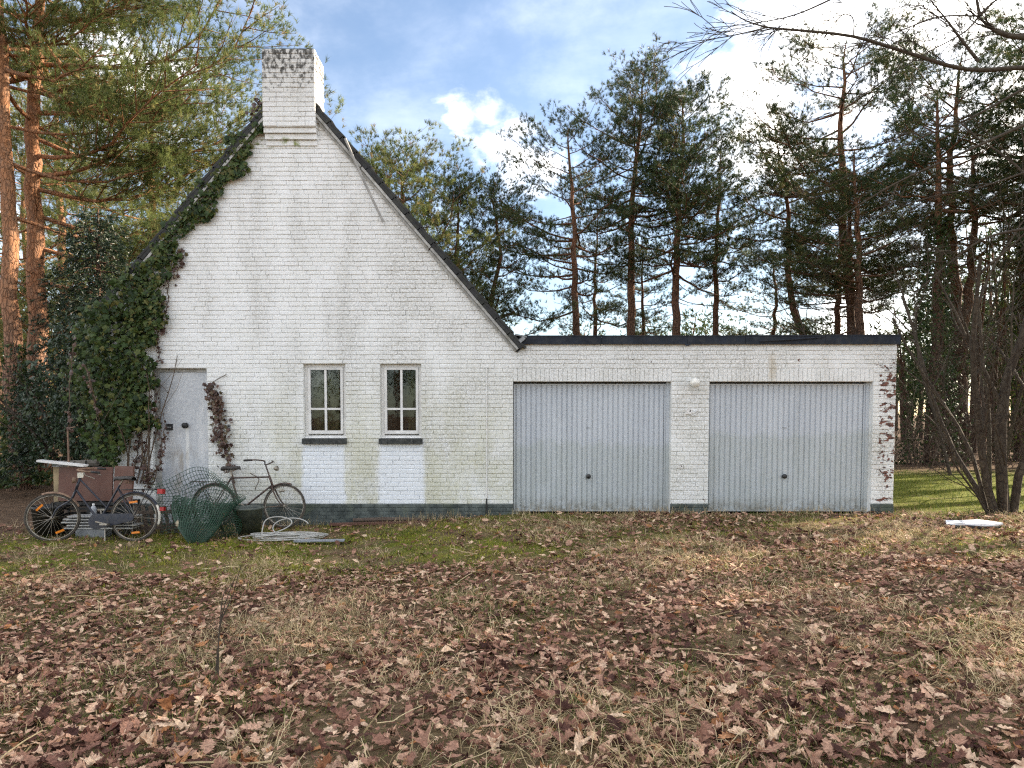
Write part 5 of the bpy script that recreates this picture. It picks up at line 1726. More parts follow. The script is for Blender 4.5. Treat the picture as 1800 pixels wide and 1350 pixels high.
# thin white conduit at the seam of house and garage
cd = thing('wall_conduit', 'thin white conduit running up the wall beside the garage door', 'conduit', (-0.27, 0, 0))
Geo().tube([(0, -0.012, 0.17), (0.004, -0.012, 1.2), (0.0, -0.012, 2.35)], 0.010, 6, True).build('pipe', M_WHITE, cd)
Geo().tube([(0, -0.035, -0.1), (0, -0.035, 0.16), (0.0, -0.03, 0.24)], 0.014, 6, True).build('ground_stub', M_BLACK, cd)
# loose pole hanging from the verge
pole = Geo().tube([(-2.455, -0.13, 5.86), (-2.19, -0.12, 5.25), (-1.885, -0.07, 4.60)], 0.020, 7, True)
tag(pole.build('loose_pole', simple('grey_pole', (0.34, 0.33, 0.31), 0.8, 0, 0.2, 6)), 'thin pale pole hanging loose from the verge of the gable', 'pole')

# ---------------------------------------------------------------- bicycles and clutter by the door
M_TYRE = simple("weathered_tyre", (0.055, 0.048, 0.040), 0.9, 0, 0.4, 12, (0.14, 0.11, 0.08), 0.5, 0.2)
M_RIM = simple("dull_chrome", (0.36, 0.33, 0.28), 0.45, 0.7, 0.3, 12, (0.20, 0.12, 0.06), 0.5, 0.1)
M_FRAME1 = simple("dark_blue_enamel", (0.014, 0.017, 0.030), 0.4, 0, 0.3, 10, (0.10, 0.08, 0.06), 0.25, 0.1)
M_FRAME2 = simple("rusty_brown_enamel", (0.045, 0.028, 0.024), 0.5, 0, 0.3, 10, (0.14, 0.07, 0.035), 0.55, 0.2)
M_RUST = simple("rusty_steel", (0.24, 0.15, 0.10), 0.8, 0.2, 0.4, 10, (0.30, 0.22, 0.16), 0.5, 0.3)
M_LEATHER = simple("cracked_saddle", (0.030, 0.026, 0.024), 0.6, 0, 0.4, 16, (0.10, 0.08, 0.06), 0.4, 0.4)
M_ORANGE = simple("orange_reflector", (0.75, 0.22, 0.015), 0.3, 0, 0.15, 20)
M_RED = simple("red_reflector", (0.36, 0.012, 0.012), 0.25, 0, 0.2, 20)
M_CREAM = simple("cream_mudguard", (0.74, 0.70, 0.60), 0.45, 0, 0.1, 20, (0.4, 0.3, 0.2), 0.3)


def circle(c, rad, n, a0=0.0, a1=2 * math.pi, y=0.0):
    a = np.linspace(a0, a1, n, endpoint=abs(a1 - a0) < 6.28)
    return np.stack([c[0] + rad * np.cos(a), np.full(n, c[1] + y), c[2] + rad * np.sin(a)], -1)


def put(g, T):
    return g if T is None else g.xf(*T)


def bike_wheel(root, c, rad, T=None, refl=(), mats=(M_TYRE, M_RIM), seed=0):
    g = Geo()
    c = np.array(c, float)
    for k in range(28):
        a = 2 * math.pi * k / 28 + 0.05
        b = a + (0.55 if k % 4 < 2 else -0.55)
        s = 0.028 if k % 2 else -0.028
        g.tube([c + (0.022 * math.cos(b), s, 0.022 * math.sin(b)), c + ((rad - 0.03) * math.cos(a), 0, (rad - 0.03) * math.sin(a))], 0.0016, 3)
    g.tube([c + (0, -0.05, 0), c + (0, -0.03, 0), c + (0, 0.03, 0), c + (0, 0.05, 0)], [0.012, 0.024, 0.024, 0.012], 10, True)
    w_ = put(g, T).build('wheel', M_RIM, root)
    put(Geo().tube(circle(c, rad - 0.017, 44), 0.0175, 8, closed=True), T).build('tyre', mats[0], w_, True)
    g = Geo()
    for dy in (-0.011, 0.011):
        g.tube(circle(c, rad - 0.037, 44, y=dy), 0.0065, 5, closed=True)
    put(g, T).build('rim', mats[1], w_, True)
    for a in refl:
        m = rot('y', -math.degrees(a) + 90)
        g = Geo().box((-0.055, -0.012, -0.014), (0.055, 0.012, 0.014), (m, c + (0.215 * math.cos(a), 0, 0.215 * math.sin(a))))
        put(g, T).build('spoke_reflector', M_ORANGE, w_)
    return w_


def guard(c, rad, a0, a1, T=None, wd=0.026):
    a = np.linspace(a0, a1, 16)
    V = []
    for t in a:
        for yy, dr in ((-wd, -0.014), (-wd * 0.6, 0.002), (0, 0.008), (wd * 0.6, 0.002), (wd, -0.014)):
            V.append((c[0] + (rad + dr) * math.cos(t), yy, c[2] + (rad + dr) * math.sin(t)))
    Q = [(5 * i + j, 5 * i + j + 1, 5 * i + j + 6, 5 * i + j + 5) for i in range(15) for j in range(4)]
    return put(Geo().add(V, Q), T)


def saddle(root, x, z, mat, tilt=0):
    """wide touring saddle: broad tail, narrow nose"""
    st = [(-0.14, 0.085, 0.012), (-0.12, 0.105, 0.028), (-0.05, 0.095, 0.030), (0.02, 0.055, 0.024), (0.08, 0.030, 0.022), (0.13, 0.022, 0.020), (0.145, 0.010, 0.006)]
    V = []
    for sx, hw, zz in st:
        for k in range(7):
            u = -1 + k / 3
            V.append((sx, hw * u, zz - 0.045 * abs(u) ** 3 * (1 if sx < 0.05 else 0.7)))
        V += [(sx, hw * 0.8, zz - 0.055), (sx, -hw * 0.8, zz - 0.055)]
    n = 9
    Q = [(n * i + k, n * i + (k + 1) % n, n * (i + 1) + (k + 1) % n, n * (i + 1) + k) for i in range(len(st) - 1) for k in range(n)]
    g = Geo().add(V, Q)
    g.xf(rot('y', tilt), (x, 0, z))
    s = g.build('saddle', mat, root, True)
    g = Geo()
    for yy in (-0.05, 0.05):
        for xx in (-0.09, -0.06):
            a = np.linspace(0, 6 * 2 * math.pi / 2, 26)
            g.tube(np.stack([x + xx + 0.012 * np.cos(a), yy + 0.012 * np.sin(a), z - 0.03 - 0.05 * a / a[-1]], -1), 0.003, 4)
    g.tube([(x - 0.1, 0, z - 0.08), (x + 0.0, 0.0, z - 0.06), (x + 0.12, 0, z - 0.015)], 0.006, 5)
    g.build('saddle_springs', M_RUST, s)
    return s


def steer_T(top_, bot, deg):
    ax = norm(np.array(top_, float) - np.array(bot, float))
    K_ = np.array([[0, -ax[2], ax[1]], [ax[2], 0, -ax[0]], [-ax[1], ax[0], 0]])
    Rm = np.eye(3) + math.sin(R(deg)) * K_ + (1 - math.cos(R(deg))) * K_ @ K_
    b = np.array(bot, float)
    return Rm, b - Rm @ b


# ---- step-through bicycle in front of the brown panel, facing left
WR = 0.345
bk = thing('bicycle', 'dark blue step-through bicycle leaning before the brown panel', 'bicycle', (-5.21, -1.42, -0.205), (R(7), 0, R(180)))
hub_r, hub_f = np.array([0, 0, WR]), np.array([1.13, 0, WR])
ht, hb = np.array([0.79, 0, WR + 0.57]), np.array([0.855, 0, WR + 0.36])
bb, sc_, tj = np.array([0.50, 0, WR - 0.06]), np.array([0.225, 0, WR + 0.46]), np.array([0.395, 0, WR + 0.13])
T1 = steer_T(ht, hb, 24)
g = Geo()
g.tube([bb, sc_], 0.015, 8)
g.tube([ht - (ht - hb) * 0.15, tj], 0.0135, 8)
g.tube([hb + (ht - hb) * 0.15, bb], 0.016, 8)
g.tube([ht, hb], 0.019, 8, True)
for s in (-1, 1):
    g.tube([bb + (0, s * 0.03, 0), hub_r + (0.05, s * 0.055, 0), hub_r + (0, s * 0.06, 0)], 0.009, 6)
    g.tube([sc_ + (0.02, s * 0.015, -0.06), hub_r + (0, s * 0.06, 0)], 0.008, 6)
g.tube([bb + (0, -0.04, 0), bb + (0, 0.04, 0)], 0.022, 10, True)
g.build('frame', M_FRAME1, bk, True)
bike_wheel(bk, hub_r, WR, None, (1.45, 4.6))['label'] = 'rear wheel with orange reflectors'
bike_wheel(bk, hub_f, WR, T1, (0.75, 4.3))['label'] = 'front wheel turned to one side'
g = Geo()
for s in (-1, 1):
    q = spline([hb + (0.0, s * 0.035, 0.0), hb + (0.06, s * 0.05, -0.12), hub_f + (-0.06, s * 0.055, 0.13), hub_f + (0, s * 0.055, 0)], 12)
    g.tube(q, np.linspace(0.013, 0.008, len(q)), 6)
g.tube([hb + (0, -0.04, 0.005), hb + (0, 0.04, 0.005)], 0.014, 6, True)
put(g, T1).build('fork', M_FRAME1, bk, True)
st0 = ht + (ht - hb) * 0.45
g = Geo().tube([ht, st0, st0 + (0.05, 0, 0.015)], 0.013, 8)
g.tube(spline([st0 + (-0.15, 0.31, 0.0), st0 + (-0.06, 0.27, 0.005), st0 + (0.05, 0.12, 0.01), st0 + (0.05, 0, 0.015), st0 + (0.05, -0.12, 0.01), st0 + (-0.06, -0.27, 0.005), st0 + (-0.15, -0.31, 0.0)], 30), 0.011, 7)
hbars = put(g, T1).build('handlebar', M_RUST, bk, True)
for s in (-1, 1):
    put(Geo().tube([st0 + (-0.25, s * 0.335, -0.01), st0 + (-0.14, s * 0.308, 0)], [0.017, 0.015], 8, True), T1).build('grip', M_BLACK, hbars, True)
    put(Geo().tube(spline([st0 + (-0.05, s * 0.27, -0.01), st0 + (-0.07, s * 0.28, -0.05), st0 + (-0.14, s * 0.30, -0.075), st0 + (-0.19, s * 0.31, -0.10)], 10), 0.007, 5), T1).build('brake_lever', M_RIM, hbars, True)
put(Geo().tube([ht + (0.05, 0, -0.05), ht + (0.10, 0, -0.045)], [0.03, 0.045], 12, True), T1).build('headlamp', M_RUST, bk, True)
put(Geo().box((-0.035, -0.03, -0.04), (0.035, 0.03, 0.03), (np.eye(3), ht + (0.0, 0, 0.03))), T1).build('lamp_bracket', M_CREAM, bk)
saddle(bk, 0.17, WR + 0.555, M_LEATHER)
Geo().tube([sc_, np.array([0.185, 0, WR + 0.53])], 0.012, 7).build('seat_post', M_RIM, bk)
guard(hub_r, WR + 0.014, 0.55, 2.62).build('rear_mudguard', M_FRAME1, bk, True)
guard(hub_r, WR + 0.016, 2.64, 3.42).build('white_mudguard_end', M_CREAM, bk, True)
put(guard(hub_f, WR + 0.014, 1.2, 2.7), T1).build('front_mudguard', M_RUST, bk, True)
Geo().box((-0.42, -0.03, WR + 0.02), (-0.365, 0.03, WR + 0.075)).xf(np.eye(3), (0, 0, 0.07)).build('tail_reflector', M_RED, bk)
g = Geo()
for s in (-1, 1):
    g.tube([(0.18, s * 0.05, WR + 0.385), (-0.30, s * 0.06, WR + 0.40), (-0.33, s * 0.03, WR + 0.40)], 0.006, 5)
    g.tube([(-0.22, s * 0.06, WR + 0.40), hub_r + (-0.01, s * 0.065, 0)], 0.006, 5)
for k in range(5):
    xx = 0.1 - k * 0.1
    g.tube([(xx, -0.055, WR + 0.392), (xx, 0.055, WR + 0.392)], 0.005, 5)
rk = g.build('carrier', M_BLACK, bk)
Geo().box((-0.40, -0.045, WR + 0.33), (-0.325, 0.045, WR + 0.40)).build('tail_lamp', M_RED, rk)
g = Geo()
cc = []
for c_, rr_ in ((bb, 0.11), (hub_r + (0.03, 0, 0), 0.055)):
    cc.append((c_, rr_))
ring = [bb + (0.11 * math.cos(a), 0, 0.11 * math.sin(a)) for a in np.linspace(-1.5, 1.6, 12)] + [hub_r + (0.055 * math.cos(a) + 0.03, 0, 0.055 * math.sin(a)) for a in np.linspace(1.6, 4.75, 8)]
ring = np.array(ring)
m = len(ring)
V = np.vstack([ring + (0, 0.045, 0), ring + (0, 0.075, 0), [ring.mean(0) + (0, 0.045, 0), ring.mean(0) + (0, 0.078, 0)]])
g.add(V, [(i, (i + 1) % m, m + (i + 1) % m, m + i) for i in range(m)], [(2 * m, (i + 1) % m, i) for i in range(m)] + [(2 * m + 1, m + i, m + (i + 1) % m) for i in range(m)])
g.build('chain_case', M_FRAME1, bk)
g = Geo()
g.tube([bb + (0, 0.085, 0), bb + (-0.16, 0.095, -0.035)], [0.012, 0.009], 6, True)
g.box((-0.05, 0.0, -0.012), (0.05, 0.085, 0.012), (np.eye(3), bb + (-0.16, 0.10, -0.035)))
g.tube([bb + (0, -0.085, 0), bb + (0.04, -0.095, 0.165)], [0.012, 0.009], 6, True)
g.box((-0.05, -0.085, -0.012), (0.05, 0.0, 0.012), (np.eye(3), bb + (0.04, -0.10, 0.165)))
g.build('crank_and_pedals', M_RIM, bk)
Geo().tube([bb + (-0.10, 0.03, 0.0), bb + (-0.16, 0.12, -0.27)], 0.008, 6, True).build('kickstand', M_RIM, bk)
g = Geo()
for a in (1.0, 2.2):
    g.tube([hub_r + (0, 0.07, 0), hub_r + ((WR + 0.01) * math.cos(a + 1.0), 0.03, (WR + 0.01) * math.sin(a + 1.0))], 0.003, 4)
g.build('mudguard_stay', M_RIM, bk)

# ---- roadster against the wall right of the door
bk = thing('bicycle', 'brown gents roadster bicycle leaning on the white wall by the bucket', 'bicycle', (-4.52, -0.36, -0.185), (R(-8), 0, 0))
hub_r, hub_f = np.array([0, 0, WR]), np.array([1.10, 0, WR])
ht, hb = np.array([0.845, 0, WR + 0.475]), np.array([0.905, 0, WR + 0.31])
bb, sc_ = np.array([0.42, 0, WR - 0.06]), np.array([0.25, 0, WR + 0.46])
T2 = steer_T(ht, hb, -6)
g = Geo()
g.tube([bb, sc_], 0.0145, 8)
g.tube([sc_ - (0, 0, 0.02), ht - (ht - hb) * 0.12], 0.013, 8)
g.tube([hb + (ht - hb) * 0.12, bb], 0.0145, 8)
g.tube([ht, hb], 0.018, 8, True)
for s in (-1, 1):
    g.tube([bb + (0, s * 0.03, 0), hub_r + (0, s * 0.06, 0)], 0.009, 6)
    g.tube([sc_ + (0, s * 0.015, -0.02), hub_r + (0, s * 0.06, 0)], 0.008, 6)
g.tube([bb + (0, -0.04, 0), bb + (0, 0.04, 0)], 0.022, 10, True)
g.build('frame', M_FRAME2, bk, True)
bike_wheel(bk, hub_r, WR, None, (5.6,))['label'] = 'rear wheel half hidden by the green mesh'
bike_wheel(bk, hub_f, WR, T2)['label'] = 'bare spoked front wheel'
g = Geo()
for s in (-1, 1):
    q = spline([hb + (0.0, s * 0.035, 0.0), hb + (0.055, s * 0.05, -0.13), hub_f + (-0.075, s * 0.055, 0.075), hub_f + (0, s * 0.055, 0)], 12)
    g.tube(q, np.linspace(0.013, 0.008, len(q)), 6)
g.tube([hb + (0, -0.04, 0.005), hb + (0, 0.04, 0.005)], 0.014, 6, True)
put(g, T2).build('fork', M_FRAME2, bk, True)
st0 = ht + (ht - hb) * 1.05
g = Geo().tube([ht, st0], 0.012, 8)
g.tube(spline([st0 + (-0.20, 0.25, 0.06), st0 + (-0.05, 0.26, 0.065), st0 + (0.05, 0.16, 0.05), st0 + (0.0, 0, 0.0), st0 + (0.05, -0.16, 0.05), st0 + (-0.05, -0.26, 0.065), st0 + (-0.20, -0.25, 0.06)], 36), 0.011, 7)
hbars = put(g, T2).build('handlebar', M_FRAME2, bk, True)
for s in (-1, 1):
    put(Geo().tube([st0 + (-0.235, s * 0.25, 0.058), st0 + (-0.10, s * 0.256, 0.064)], [0.017, 0.015], 8, True), T2).build('grip', M_BLACK, hbars, True)
put(Geo().tube([ht + (0.07, 0, 0.11), ht + (0.10, 0, 0.11), ht + (0.14, 0, 0.115)], [0.012, 0.035, 0.04], 12, True), T2).build('headlamp', M_RIM, bk, True)
saddle(bk, 0.245, WR + 0.60, M_LEATHER, -3)
Geo().tube([sc_, np.array([0.235, 0, WR + 0.57])], 0.012, 7).build('seat_post', M_RIM, bk)
guard(hub_r, WR + 0.014, 0.35, 3.3).build('rear_mudguard', M_FRAME2, bk, True)
put(guard(hub_f, WR + 0.016, 1.25, 2.3), T2).build('front_mudguard', M_FRAME2, bk, True)
g = Geo()
for s in (-1, 1):
    g.tube([(0.20, s * 0.05, WR + 0.375), (-0.36, s * 0.06, WR + 0.385), (-0.38, s * 0.03, WR + 0.33)], 0.006, 5)
    g.tube([(-0.24, s * 0.06, WR + 0.385), hub_r + (-0.01, s * 0.065, 0)], 0.006, 5)
for k in range(5):
    xx = 0.1 - k * 0.1
    g.tube([(xx, -0.055, WR + 0.38), (xx, 0.055, WR + 0.38)], 0.005, 5)
g.build('carrier', M_FRAME2, bk)
g = Geo()
g.tube([bb + (0, -0.085, 0), bb + (0.15, -0.095, 0.05)], [0.012, 0.009], 6, True)
g.box((-0.05, -0.085, -0.012), (0.05, 0.0, 0.012), (np.eye(3), bb + (0.15, -0.10, 0.05)))
g.tube([bb + (0, 0.085, 0), bb + (-0.15, 0.095, -0.05)], [0.012, 0.009], 6, True)
g.box((-0.05, 0.0, -0.012), (0.05, 0.085, 0.012), (np.eye(3), bb + (-0.15, 0.10, -0.05)))
g.tube(circle(bb + (0, -0.04, 0), 0.09, 24), 0.006, 5, closed=True)
g.build('crank_and_pedals', M_RIM, bk)
put(Geo().tube([hub_f + (-0.06, -0.06, 0.22), hub_f + (-0.02, -0.06, 0.245), hub_f + (0.02, -0.06, 0.23)], [0.014, 0.022, 0.014], 8, True), T2).build('dynamo', M_RIM, bk, True)
Geo().tube([bb + (0.06, -0.03, 0.02), hub_f + (-0.04, -0.05, 0.0)], 0.0035, 4).build('prop_stick', M_RUST, bk)

# ---- brown folded panel standing on black crates
M_BROWN = simple("brown_laminate", (0.115, 0.045, 0.028), 0.55, 0, 0.15, 3, (0.15, 0.085, 0.06), 0.35, 0.12, 50)
pn = thing('brown_panel', 'large dark brown folded panel standing behind the bicycle', 'panel', (-6.12, -0.92, -0.19))
g = Geo().box((-0.48, -0.015, 0.50), (0.315, 0.015, 1.00), (rot('x', -6), (0, 0, 0)))
g.build('wide_leaf', M_BROWN, pn)
g = Geo().box((0.0, -0.015, 0.48), (0.345, 0.015, 1.02), (rot('z', -18) @ rot('x', -6), (0.322, 0, 0)))
g.build('narrow_leaf', M_BROWN, pn)
for cx, lb in ((-6.35, 'black plastic crate under the brown panel, nearer the tub'), (-5.80, 'black plastic crate under the brown panel, nearer the door')):
    c = thing('plastic_crate', lb, 'crate', (cx, -0.80, -0.19), group='crates under the brown panel')
    g = Geo()
    w2, d2, hh = 0.26, 0.19, 0.49
    g.box((-w2, -d2, 0), (w2, d2, 0.02))
    for zz in (0.02, 0.14, 0.26, 0.38, 0.45):
        t_ = 0.035 if zz < 0.4 else 0.04
        g.box((-w2, -d2, zz), (w2, -d2 + 0.012, zz + t_))
        g.box((-w2, d2 - 0.012, zz), (w2, d2, zz + t_))
        g.box((-w2, -d2 + 0.0125, zz), (-w2 + 0.012, d2 - 0.0125, zz + t_))
        g.box((w2 - 0.012, -d2 + 0.0125, zz), (w2, d2 - 0.0125, zz + t_))
    g.build('slatted_body', M_BLACK, c)
    for sx in (-1, 1):
        for sy in (-1, 1):
            Geo().box((sx * w2 - 0.015, sy * d2 - 0.015, 0), (sx * w2 + 0.015, sy * d2 + 0.015, hh)).build('corner_post', M_BLACK, c)
# white plank resting on the top of the panel
g = Geo().beam((-6.86, -0.88, 0.905), (-6.15, -0.92, 0.835), 0.12, 0.03)
tag(g.build('white_plank', M_WHITE), 'white plank lying across the end of the brown panel', 'plank')
pst = thing('wooden_post', 'short pale wooden post holding up the white plank', 'post', (-6.64, -0.80, -0.19))
Geo().beam((0, 0, -0.05), (0.0, 0, 1.0), 0.10, 0.06, (0, 1, 0)).build('shaft', simple("pale_timber", (0.34, 0.26, 0.15), 0.8, 0, 0.25, 5), pst)
Geo().beam((-0.05, -0.0, 1.012), (0.05, 0.0, 1.004), 0.12, 0.012).build('cap', M_ZINC, pst)
# black tub
tb = thing('black_tub', 'wide black plastic tub left of the brown panel', 'tub', (-6.60, -1.12, -0.19))
Geo().lathe([(0, 0.01), (0.15, 0.01), (0.16, 0.0), (0.21, 0.42), (0.235, 0.43), (0.235, 0.46), (0.205, 0.46), (0.195, 0.42), (0.14, 0.03), (0, 0.03)], sides=26).build('shell', M_BLACK, tb, True)
# stack of pale slats on a grey block
slat_m = simple("pale_metal_slat", (0.55, 0.55, 0.54), 0.45, 0.3, 0.15, 6, (0.25, 0.23, 0.2), 0.4)
sk = thing('slat_stack', 'stack of pale slats on a grey block behind the bicycle frame', 'slats', (-5.95, -1.12, -0.19))
Geo().box((-0.20, -0.10, 0.0), (0.22, 0.10, 0.13)).build('block', simple("grey_block", (0.22, 0.23, 0.24), 0.8), sk)
for k in range(5):
    zz = 0.135 + k * 0.042
    sh = 0.05 * math.sin(k * 2.0)
    Geo().box((-0.36 + sh, -0.11, zz), (0.62 + sh, 0.09, zz + 0.018), (rot('z', 1.5 * math.sin(k * 1.7)), (0, 0, 0))).build('slat', slat_m, sk)
    if k < 4:
        Geo().box((-0.26, -0.08, zz + 0.0185), (0.42, 0.06, zz + 0.0415)).build('spacer', M_BLACK, sk)
btl = thing('plastic_bottle', 'small grey plastic bottle standing on the pale slats', 'bottle', (-5.92, -1.15, 0.137))
Geo().lathe([(0, 0), (0.035, 0), (0.04, 0.01), (0.04, 0.09), (0.03, 0.12), (0.014, 0.135), (0.014, 0.15)], sides=16).build('body', simple("grey_plastic", (0.40, 0.42, 0.45), 0.35), btl, True)
Geo().lathe([(0.017, 0.14), (0.017, 0.165), (0, 0.168)], sides=14).build('cap', M_WHITE, btl, True)
# slatted timber crate behind the rear wheel
M_OLDWOOD = simple("old_brown_wood", (0.085, 0.060, 0.045), 0.85, 0, 0.4, 7, (0.16, 0.13, 0.10), 0.4, 0.4)
wc = thing('wooden_crate', 'collapsed brown slatted crate behind the rear wheel of the blue bicycle', 'crate', (-5.0, -1.02, -0.19), (0, 0, R(4)))
for k in range(9):
    a = -0.42 + k * 0.105
    Geo().beam((a + 0.06, 0.10 + 0.01 * (k % 2), 0.02), (a - 0.02, 0.16, 0.43 + 0.02 * math.sin(k * 3)), 0.05, 0.014, (0, 1, 0)).build('slat', M_OLDWOOD, wc)
for zz, yy in ((0.10, 0.075), (0.33, 0.11)):
    Geo().beam((-0.46, yy, zz), (0.50, yy, zz + 0.02), 0.018, 0.05).build('rail', M_OLDWOOD, wc)
Geo().beam((0.28, -0.10, 0.05), (0.78, -0.02, 0.17), 0.02, 0.03).build('loose_rail', M_OLDWOOD, wc)

# ---- crumpled roll of green garden mesh
M_MESH = simple("green_coated_wire", (0.012, 0.052, 0.026), 0.5, 0, 0.3, 10, (0.10, 0.11, 0.08), 0.25, 0)
gm = thing('garden_mesh', 'crumpled roll of green wire mesh in front of the door', 'wire mesh', (-4.38, -1.15, -0.19))


def mesh_sheet(fn, nu, nv, rad=0.0028):
    """wires along both directions of a curved sheet"""
    g_ = Geo()
    u, v = np.linspace(0, 1, nu), np.linspace(0, 1, nv)
    fu, fv = np.linspace(0, 1, 26), np.linspace(0, 1, 18)
    for a in u:
        g_.tube(np.array([fn(a, b) for b in fv]), rad, 3)
    for b in v:
        g_.tube(np.array([fn(a, b) for a in fu]), rad, 3)
    return g_


r = np.random.default_rng(77)


def funnel(u, v):        # main roll: narrow at the ground in front, flaring up and back
    a = (u - 0.5) * 4.6 + 0.2
    rad = 0.09 + 0.46 * v ** 0.8
    return np.array([0.10 + rad * math.sin(a) * 0.92 + 0.04 * math.sin(9 * u + 5 * v), -0.45 + 0.30 * v - rad * math.cos(a) * 0.55 + 0.25 * v * v, -0.02 + 0.58 * v ** 0.9 + 0.05 * math.sin(7 * u) * v])


def fold(u, v):          # loose sheet bulging behind
    return np.array([-0.62 + 1.18 * u + 0.05 * math.sin(11 * v), 0.05 + 0.25 * math.sin(u * 3.2) * v - 0.12 * v, 0.02 + 0.78 * v + 0.16 * math.sin(u * math.pi) * v + 0.05 * math.sin(8 * u + 4 * v)])


def skirt(u, v):
    return np.array([0.15 + 0.40 * u + 0.05 * math.sin(6 * v), -0.30 + 0.35 * u + 0.10 * math.sin(5 * u + 2 * v), 0.0 + 0.50 * v + 0.06 * math.sin(9 * u)])


def second(u, v):
    p_ = funnel(0.15 + 0.7 * u, v)
    return p_ * np.array([0.8, 1, 0.93]) + np.array([0.02, 0.10, 0.0]) + 0.03 * np.array([math.sin(12 * v), math.cos(9 * u), 0])


def inner(u, v):
    a = u * 5.2
    rad = 0.07 + 0.30 * v
    return np.array([0.02 + rad * math.cos(a), -0.30 + 0.28 * v + rad * math.sin(a) * 0.6, 0.55 * v + 0.04 * math.sin(5 * a)])


mesh_sheet(funnel, 46, 20, 0.0040).build('rolled_sheet', M_MESH, gm)
mesh_sheet(fold, 30, 19, 0.0040).build('loose_sheet', M_MESH, gm)
mesh_sheet(second, 34, 17, 0.0038).build('second_layer', M_MESH, gm)
mesh_sheet(skirt, 20, 16, 0.0038).build('side_sheet', M_MESH, gm)
mesh_sheet(inner, 34, 17, 0.0036).build('inner_sheet', M_MESH, gm)
g = Geo()
for k in range(9):
    a = np.linspace(0, r.uniform(3, 5.5), 20)
    c = np.array([r.uniform(-0.45, 0.35), r.uniform(0.0, 0.15), r.uniform(0.55, 0.78)])
    rr = r.uniform(0.12, 0.26)
    g.tube(np.stack([c[0] + rr * 1.4 * np.cos(a + k), np.full(20, c[1]) + 0.05 * np.sin(2 * a), c[2] + rr * 0.75 * np.sin(a + k)], -1), 0.0022, 3)
g.build('sprung_wires', M_MESH, gm)
tag(Geo().add(*(lambda s: (s[0] * 0.09 @ rot('x', 80).T + np.array([-4.40, -1.83, 0.115]), s[1]))(OAK[2])).build('caught_leaf', simple("pale_dead_leaf", (0.45, 0.38, 0.27), 0.8)), 'pale dead leaf caught in the green mesh', 'leaf')

# ---- bucket
bu = thing('bucket', 'large dark green bucket in front of the roadster bicycle', 'bucket', (-3.76, -0.95, -0.19))
Geo().lathe([(0, 0.012), (0.155, 0.012), (0.165, 0), (0.205, 0.385), (0.225, 0.39), (0.228, 0.415), (0.212, 0.42), (0.198, 0.39), (0.155, 0.03), (0, 0.03)], sides=32).build('shell', simple("dark_green_plastic", (0.065, 0.078, 0.068), 0.5, 0, 0.3, 8, (0.14, 0.14, 0.10), 0.55), bu, True)
Geo().lathe([(0, 0.30), (0.188, 0.30)], sides=24).build('murky_water', simple("murky_water", (0.05, 0.04, 0.03), 0.15), bu)

# ---- coil of pale cable and grey boards on the grass
M_CABLE = simple("pale_grey_cable", (0.46, 0.45, 0.42), 0.5, 0, 0.15, 12, (0.25, 0.22, 0.18), 0.3, 0)
rr = np.random.default_rng(5)
pts = []
for k in range(8):
    n = 26
    a = np.linspace(0, 2 * math.pi, n, endpoint=False) + k * 0.35
    w_, h_ = rr.uniform(0.28, 0.60), rr.uniform(0.12, 0.26)
    c = np.array([-3.02 + rr.normal(0, 0.16), -1.32 + rr.normal(0, 0.08)])
    zz = -0.16 + 0.012 * (k % 4) + np.maximum(0, np.sin(a + rr.uniform(0, 6)) * rr.uniform(0.0, 0.10))
    pts.append(np.stack([c[0] + w_ * np.cos(a), c[1] + h_ * np.sin(a), zz], -1))
pts = np.vstack(pts)
for _ in range(3):
    pts[1:-1] = (pts[:-2] + 2 * pts[1:-1] + pts[2:]) / 4
cab = thing('cable_coil', 'tangled coil of pale grey cable lying on the grass', 'cable', (0, 0, 0))
Geo().tube(pts, 0.0085, 5).build('loops', M_CABLE, cab, True)
a = np.linspace(0, 2 * math.pi, 34)
Geo().tube(np.stack([-3.28 + 0.21 * np.cos(a) + 0.05 * np.cos(2 * a), -1.28 + 0.07 * np.sin(a), 0.0 + 0.12 * np.sin(a + 0.4)], -1), 0.0085, 5).build('raised_loop', M_CABLE, cab, True)
a = np.linspace(0.4, 5.6, 30)
Geo().tube(np.stack([-3.05 + 0.26 * np.cos(a), -1.22 + 0.08 * np.sin(a), -0.03 + 0.12 * np.sin(a)], -1), 0.0085, 5).build('raised_loop', M_CABLE, cab, True)
M_GREYB = simple("grey_board", (0.25, 0.27, 0.30), 0.6, 0, 0.2, 6, (0.14, 0.13, 0.10), 0.4)
tag(Geo().beam((-2.88, -1.66, -0.150), (-2.20, -1.60, -0.150), 0.13, 0.016).build('grey_strip', M_GREYB), 'flat blue grey metal strip on the grass beside the cable', 'strip')
tag(Geo().beam((-3.52, -1.38, -0.163), (-2.70, -1.25, -0.163), 0.14, 0.022).build('grey_board', simple("weathered_board", (0.26, 0.24, 0.21), 0.8, 0, 0.3, 5)), 'weathered grey board under the cable coil', 'board')
# boards lying along the foot of the wall
tag(Geo().beam((-2.75, -0.16, -0.155), (-1.15, -0.14, -0.12), 0.10, 0.035).build('rotten_board', simple("rotten_red_board", (0.14, 0.065, 0.045), 0.85, 0, 0.4, 5)), 'rotten reddish board along the foot of the gable wall', 'board')
tag(Geo().tube([(-2.4, -0.08, -0.10), (-1.9, -0.085, -0.085), (-1.3, -0.08, -0.085)], [0.03, 0.035, 0.025], 7, True).build('old_branch', M_OLDWOOD), 'short brown branch lying against the plinth', 'branch')
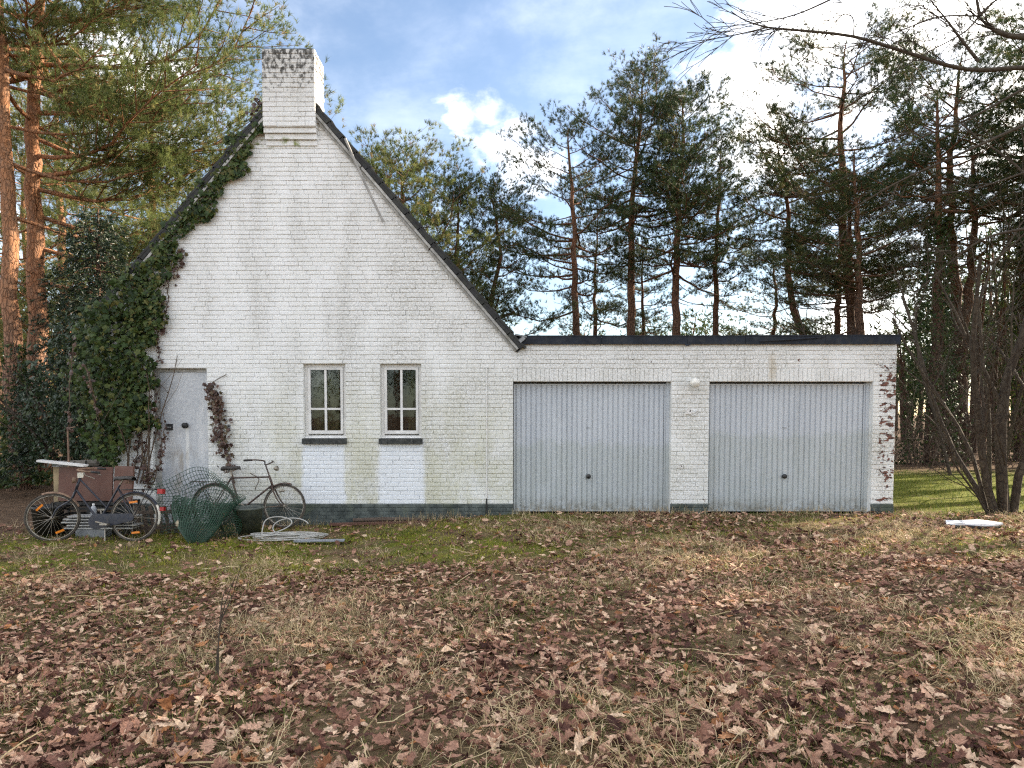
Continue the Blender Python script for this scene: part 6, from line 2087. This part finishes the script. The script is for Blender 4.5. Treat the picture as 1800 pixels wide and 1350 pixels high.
# metal stake and log pile by the corner
sk = thing('fence_stake', 'thin metal stake standing by the house corner', 'stake', (-6.75, -0.35, -0.19))
Geo().beam((0, 0, 0), (0, 0, 1.58), 0.022, 0.022, (0, 1, 0)).build('stake', M_RUST, sk)
Geo().tube([(0, 0, 1.56), (0.12, 0, 1.585)], 0.008, 5).build('hook', M_RUST, sk)
lg = thing('log_pile', 'small pile of grey split logs behind the brown panel', 'logs', (-6.72, -0.1, -0.19))
for k in range(9):
    row, q = divmod(k, 3)
    x = -0.16 + q * 0.15 + (row % 2) * 0.05
    z = 0.78 + row * 0.11
    g = Geo().tube([(x - 0.11, -0.12 + 0.06 * q, z), (x + 0.13, -0.10 + 0.06 * q, z + 0.01 * (q - 1))], [0.052, 0.056], 7, True)
    g.build('log', simple("grey_log", (0.15, 0.135, 0.115), 0.9, 0, 0.4, 14) if k == 0 else bpy.data.materials['grey_log'], lg)
g = Geo().box((-0.28, -0.2, 0.0), (0.30, 0.12, 0.715))
g.build('pallet_base', M_OLDWOOD, lg)
# white sheet on the lawn at the right
ws = thing('white_sheet', 'crumpled white sheet with black edge lying on the lawn at right', 'sheet', (6.63, -1.35, 0.0))
r = np.random.default_rng(9)
ol = [(-0.40, -0.08), (-0.30, 0.10), (-0.05, 0.16), (0.18, 0.12), (0.34, 0.02), (0.40, -0.10), (0.20, -0.20), (0.02, -0.22), (-0.12, -0.13), (-0.28, -0.16)]


def slab(sc_, z0, z1):
    n = len(ol)
    top_ = [(x * sc_, y * sc_, z1 + r.normal(0, 0.008)) for x, y in ol] + [(0, 0, z1 + 0.015)]
    V = [(x * sc_, y * sc_, z0) for x, y in ol] + top_
    return Geo().add(V, [(i, (i + 1) % n, n + (i + 1) % n, n + i) for i in range(n)], [(2 * n, n + i, n + (i + 1) % n) for i in range(n)])


slab(1.06, 0.005, 0.035).build('black_backing', M_BLACK, ws)
slab(0.98, 0.04, 0.065).xf(np.eye(3), (0.0, 0.015, 0)).build('white_face', simple("white_plastic_sheet", (0.80, 0.82, 0.85), 0.4), ws)
